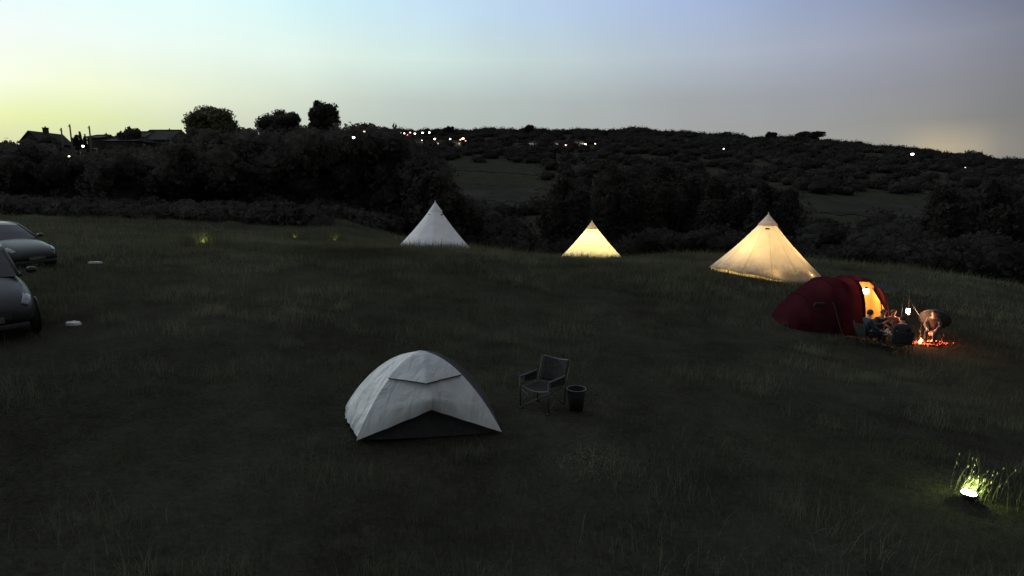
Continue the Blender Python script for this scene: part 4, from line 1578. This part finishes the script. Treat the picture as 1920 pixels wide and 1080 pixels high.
# ---------------------------------------------------------------- houses, poles and lights behind the treeline
def house(px0, px1, ridge_y, eave_y, Y, depth, label, hip=0.0, chimneys=(), wall='brick', roof='tile', wins=(), lit=None, gable=False, rz=0, base=6):
    a, b = pt(px0, eave_y, Y), pt(px1, eave_y, Y)
    rz_ = pt((px0 + px1) / 2, ridge_y, Y)[2]
    w = b[0] - a[0]
    cx, cy = (a[0] + b[0]) / 2, Y + depth / 2
    z0 = a[2] - base
    eh, rh = base, rz_ - z0
    t = empty('house', (cx, cy, z0), rz, label, 'house')
    if gable:
        mb = MB().box((0, 0, eh / 2), (w, depth, eh))
        for s_ in (-1, 1):
            y = s_ * depth / 2
            mb.add([(-w / 2, y, eh), (w / 2, y, eh), (0, y, rh)], [(0, 1, 2)])
        mb.build('wall', M[wall], t, smooth=False)
        o_ = .25
        rf = MB()
        for s_ in (-1, 1):
            rf.add([(s_ * (w / 2 + o_), -depth / 2 - o_, eh - o_ * (rh - eh) / (w / 2) + .05), (s_ * (w / 2 + o_), depth / 2 + o_, eh - o_ * (rh - eh) / (w / 2) + .05), (0, depth / 2 + o_, rh + .06), (0, -depth / 2 - o_, rh + .06)], [(0, 1, 2, 3)])
        rfo = rf.build('roof', M[roof], t, smooth=False, thick=.15)
    else:
        MB().box((0, 0, eh / 2), (w, depth, eh)).build('wall', M[wall], t, smooth=False)
        o_ = .3
        rf = MB()
        x0, x1, y0, y1 = -w / 2 - o_, w / 2 + o_, -depth / 2 - o_, depth / 2 + o_
        rf.add([(x0, y0, eh), (x1, y0, eh), (x1, y1, eh), (x0, y1, eh), (x0 + hip * w, 0, rh), (x1 - (hip * w if hip > 0 and px1 < 0 else .02 * w), 0, rh)], [(0, 1, 5, 4), (1, 2, 5), (2, 3, 4, 5), (3, 0, 4), (3, 2, 1, 0)])
        rfo = rf.build('roof', M[roof], t, smooth=False)
        MB().tube([(x0, y0 - .02, eh + .05), (x0 + hip * w, 0, rh + .05), (x1 - .02 * w, 0, rh + .05)], .09, 6).build('ridge_tiles', M['metal_roof'] if roof == 'metal_roof' else M['tile'], rfo)
    for (fx, fw, fh) in chimneys:
        zc = rh if not gable else rh - abs(fx) * (rh - eh) / .5
        mb = MB().box((fx * w, 0, zc + fh / 2 - .4), (fw, fw * .8, fh + .8)).box((fx * w, 0, zc + fh - .08), (fw * 1.18, fw, .12))
        mb.tube([(fx * w, 0, zc + fh - .05), (fx * w, 0, zc + fh + .22)], .11, 8)
        mb.build('chimney', M[wall], rfo, smooth=False)
    for k, (fx, fz, ww, wh) in enumerate(wins):
        islit = lit is not None and k in lit
        fr = MB().box((fx * w, -depth / 2 - .02, eh * fz), (ww + .16, .08, wh + .16)).build('window', M['plate'], t, smooth=False)
        MB().box((fx * w, -depth / 2 - .075, eh * fz), (ww, .03, wh)).build('pane', emat('lit_room', (1, .55, .3), .22) if islit else M['glass'], fr, smooth=False)
    return t


house(38, 76, 246, 266, 112, 8, 'gabled house with one tall chimney standing above the treeline', chimneys=((0, .75, 1.0),), gable=True, wins=((-.2, .6, 1, 1.2), (.2, .6, 1, 1.2)))
house(203, 262, 243, 262, 112, 9, 'wide house with a sloping hipped roof next to the long roofed one', hip=.32, wins=((-.2, .6, 1.1, 1.1), (.25, .6, 1.1, 1.1)))
house(258, 316, 240, 262, 113, 9, 'long house with a level ridge ending in a steep gable', hip=.02, chimneys=((.12, .6, .12),), wins=((-.25, .6, 1.1, 1.1), (.2, .6, 1.1, 1.1)))
house(196, 252, 255, 264, 100, 6, 'lower building with a paler curved-looking hipped roof before the long houses', hip=.3, roof='metal_roof', wins=((.3, .25, .9, .7), (-.2, .25, .9, .7)), lit=(0,), base=4.2)
house(163, 186, 251, 258, 110, 6, 'small flat-topped house behind the thin utility pole', hip=.12, wall='brick', wins=((0, .6, .9, 1),), chimneys=((.2, .5, .2),))
for px, top_, bot, lab in ((114.5, 240, 292, 'utility pole closest to the chimney house'), (130.5, 233, 275, 'tallest utility pole, beside the conifers'), (167, 236, 275, 'thin utility pole in front of the small flat-topped house'), (318.5, 247, 262, 'short pole at the gable end of the long house')):
    Y = 98
    a = pt(px, top_, Y)
    z = gz(a[0], a[1])
    t = empty('utility_pole', (a[0], a[1], z), 0, lab, 'utility pole', 'poles by the houses')
    h = a[2] - z
    MB().tube([(0, 0, -.3), (0, 0, h)], [.14, .10], 8).build('pole', M['polewood'], t)
    MB().box((0, -.12, h - .35), (.34, .08, .09)).build('crossarm', M['polewood'], t, smooth=False)
    for s_ in (-1, 1):
        MB().lathe([(.001, 0), (.035, 0), (.045, .05), (.02, .12), (.001, .13)], 8, (s_ * .12, -.12, h - .305)).build('insulator', M['stone'], t)


def street_light(px, py, Y, s, col, e, label, group, cat='street light'):
    p = pt(px, py, Y)
    z = gz(p[0], p[1])
    h = max(p[2] - z, 3.0)
    t = empty('street_light', (p[0], p[1], p[2] - h), 0, label, cat, group)
    MB().tube([(0, 0, -.5), (0, .0, h - .1)], [s * .16, s * .10], 6).build('pole', M['char'], t)
    MB().ell((0, 0, h), (s * 1.1, s, s * .75), 12, 8).build('lamp_head', emat('lamp_glow', col, e), t)
    MB().lathe([(s * 1.15, h + s * .5), (s * .9, h + s * .85), (.001, h + s * .95)], 12).build('hood', M['trim'], t)
    return t


WH, WM, RD, OR, YL = (1, .88, .84), (1, .74, .55), (1, .30, .28), (1, .48, .22), (1, .82, .5)
GV = 'lights of the village on the far hill'
for px, py, s, col, e, lab in [
    (751, 249, .7, WM, 5, 'dim pinkish light at the very start of the upper village row'), (758, 250, .9, WH, 8, 'white light second in the upper village row'),
    (769, 248.5, 1.1, RD, 5, 'red light in the upper village row'), (764, 253, .8, RD, 4, 'faint red light just under the upper village row'),
    (778, 250.5, 1.1, WH, 11, 'white light right after the red one in the upper village row'),
    (792, 249, 1.2, WH, 12, 'bigger white light in the middle of the upper village row'), (805, 248.5, 1.2, WH, 11, 'white light ending the upper village row'),
    (791, 263, .8, YL, 4, 'small dim yellowish light below the upper village row'), (815, 260.5, 1.3, WH, 13, 'bright white light beginning the lower village row'),
    (844, 260.5, 1.1, WH, 9, 'single small white light midway along the lower village row'), (868, 260, 1.5, WM, 10, 'warm white light of the orange pair at the lower row end'),
    (863, 262, .9, OR, 5, 'small orange light of the pair at the lower row end'), (873, 264, .9, OR, 2.5, 'faint orange glow under the pair at the lower row end'),
    (972, 278.5, .8, WM, 2, 'very dim light beside the brightest white village light'), (987, 270.5, 2.3, WH, 15, 'brightest and largest white light of the village'),
    (1014, 274.5, 2.2, (1, .70, .66), 14, 'large pinkish-white light with a red tinge'), (1036, 275, 1.1, WM, 8, 'small warm light between the pink light and the orange cluster'),
    (1061, 272, 1.2, (1, .6, .5), 9, 'first light of the orange cluster'), (1066, 271, 1.0, OR, 5, 'second, deeper orange light of the cluster'),
    (1074, 269.5, 1.1, YL, 8, 'yellowish light topping the orange cluster'), (1078, 271, .9, OR, 4, 'last dim orange light of the cluster'),
    (1097, 271, 1.9, (1, .84, .62), 13, 'wide yellowish light after the orange cluster'), (1093, 271.2, 1.1, YL, 7, 'small spur of light touching the wide yellowish one'), (1116, 269.5, .9, YL, 5, 'lone small yellowish light past the wide one')]:
    street_light(px, py, 880, s, col, e, lab, GV)
for px, py, Y, s, col, e, lab in [(1292, 252, 1180, 1.1, WH, 8, 'tiny white light under the crest beyond the village'), (1390, 257, 1180, 1.6, WH, 12, 'white light just under the ridge above the amber tent'),
                                  (1357, 279, 800, 1.1, WH, 12, 'lone white light below the ridge, down on the slope'), (1710.5, 289, 700, 1.9, (1, .86, .80), 14, 'large white light alone on the falling end of the ridge'),
                                  (1810, 314, 600, .6, WM, 3, 'very dim light low on the end of the ridge')]:
    street_light(px, py, Y, s * .8, col, e, lab, 'single lights scattered on the far ridge')
for px, py, s, col, e, lab in [(155.5, 274, .12, WH, 14, 'pinkish-white lamp between the houses and utility poles'), (129.5, 293, .09, YL, 4, 'dim yellowish lamp below the tallest utility pole'),
                               (330, 275.5, .12, WH, 14, 'white street light beside the end of the long house'), (663, 258, .11, WH, 13, 'white lamp shining through the domed tree'), (683, 246.5, .10, WM, 1.2, 'faint grey lamp high in the domed tree')]:
    street_light(px, py, 66 if px < 600 else 60, s, col, e, lab, 'lamps near the treeline')

# far village houses with dark walls
hn = 0
for px, py, lab in [(784, 256, 'small far house under the upper row of village lights'), (826, 262, 'small far house in the lower village row'), (856, 262, 'pale-walled far house by the orange pair of lights'),
                    (1000, 276, 'far house between the two largest village lights'), (1048, 275, 'far house in front of the orange cluster'), (1086, 273, 'far house between orange cluster and wide yellowish light')]:
    p = pt(px, py, 890)
    z = gz(p[0], p[1])
    t = empty('village_house', (p[0], p[1], z - 1), .3 * (hn % 3 - 1), lab, 'house', 'houses of the far village')
    MB().box((0, 0, 3.2), (12, 8, 6.4)).build('wall', M['render'], t, smooth=False)
    MB().add([(-6.4, -4.4, 6.4), (6.4, -4.4, 6.4), (6.4, 4.4, 6.4), (-6.4, 4.4, 6.4), (-6.4, 0, 9.4), (6.4, 0, 9.4)], [(0, 1, 5, 4), (2, 3, 4, 5), (1, 2, 5), (3, 0, 4), (3, 2, 1, 0)]).build('roof', M['tile'], t, smooth=False)
    for k in (-1, 1):
        MB().box((k * 3, -4.05, 3.8), (1.6, .08, 1.5)).build('window', emat('lit_window', (1, .6, .35), 1.0) if (hn + k) % 3 == 0 else M['glass'], t, smooth=False)
    hn += 1

# ---------------------------------------------------------------- grass (after everything that must stay clear of it)
x, y, h, w, l = blades(210000, 4.2, 30, -44, 44, .04, .17, .0040, 1.25, clear)
grass_mesh('grass', x, y, h, w, l, M['grass'], 'short dark meadow grass over the camping field')
x, y, h, w, l = blades(150000, 22, 84, -44, 44, .10, .42, .0048, 1.4, clear)
grass_mesh('grass', x, y, h, w, l, M['fargrass'], 'longer rough grass on the far half of the field')
# tussocks of taller grass scattered over the field
nt_ = 420
ta = np.radians(rng.uniform(-43, 43, nt_)); tr = 5.2 + 34 * rng.random(nt_) ** .7
tx_, ty_ = np.repeat(tr * np.sin(ta), 110), np.repeat(tr * np.cos(ta), 110)
sp0 = np.repeat(.10 + .28 * rng.random(nt_), 110)
x, y = tx_ + rng.normal(size=len(tx_)) * sp0 * 1.4, ty_ + rng.normal(size=len(tx_)) * sp0
k = clear(x, y)
x, y = x[k], y[k]
h = .12 + .26 * rng.random(len(x)) ** 1.6
grass_mesh('grass', x, y, h, .0045 * (1 + np.hypot(x, y) * .05), .38, M['fargrass'], 'uneven tussocks of taller grass across the field')


def band(cx, cy, rad, n, h0, h1, front=2.2, wid=.010):
    a = np.radians(rng.uniform(180, 360, n))
    r = rad + rng.random(n) * front
    x, y = cx + r * np.cos(a), cy + r * np.sin(a)
    h = h0 + (h1 - h0) * rng.random(n) ** 1.5
    return x, y, h, wid * (.6 + .8 * rng.random(n)), .18


for (tt, ap, z0), n, h0, h1, fr in ((B1, 5200, .35, .85, 2.6), (B2, 4200, .30, .60, 2.8), (B3, 3400, .08, .30, .9)):
    x, y, h, w, l = band(ap[0], ap[1], 2.52, n, h0, h1, fr)
    grass_mesh('long_grass', x, y, h, w, l, M['tallgrass'], {5200: 'long seeding grass hiding the foot of the unlit bell tent', 4200: 'long grass hiding the foot of the bright yellow tent', 3400: 'short fringe of grass at the hem of the amber tent'}[n])
# long grass around the stake lights
xs, ys = [], []
for px, py, n in ((383, 462, 900), (553, 450, 500), (628, 455, 600)):
    p = hit(px, py)
    xs.append(p.x + rng.normal(size=n) * .55); ys.append(p.y + rng.normal(size=n) * .4)
xs, ys = np.concatenate(xs), np.concatenate(ys)
grass_mesh('long_grass', xs, ys, .35 + .5 * rng.random(len(xs)), .012 * np.ones(len(xs)), .2, M['tallgrass'], 'taller grass catching the glow of the stake lights')
# wild flowers: a pale speckled patch
c = hit(1105, 880)
n = 260
x, y = c.x + rng.normal(size=n) * .26, c.y + rng.normal(size=n) * .22
z = ground_z(x, y) + .08 + .10 * rng.random(n)
s = .004 + .005 * rng.random(n)
P = np.stack([np.stack([x - s, y, z], 1), np.stack([x, y - s, z + s], 1), np.stack([x + s, y, z], 1), np.stack([x, y + s, z + s], 1)], 1).reshape(-1, 3)
tag(npmesh('wildflowers', P, np.arange(4 * n).reshape(-1, 4), M['seed']), 'patch of tiny pale seed heads in the grass beyond the tent', 'wildflowers', kind='stuff')
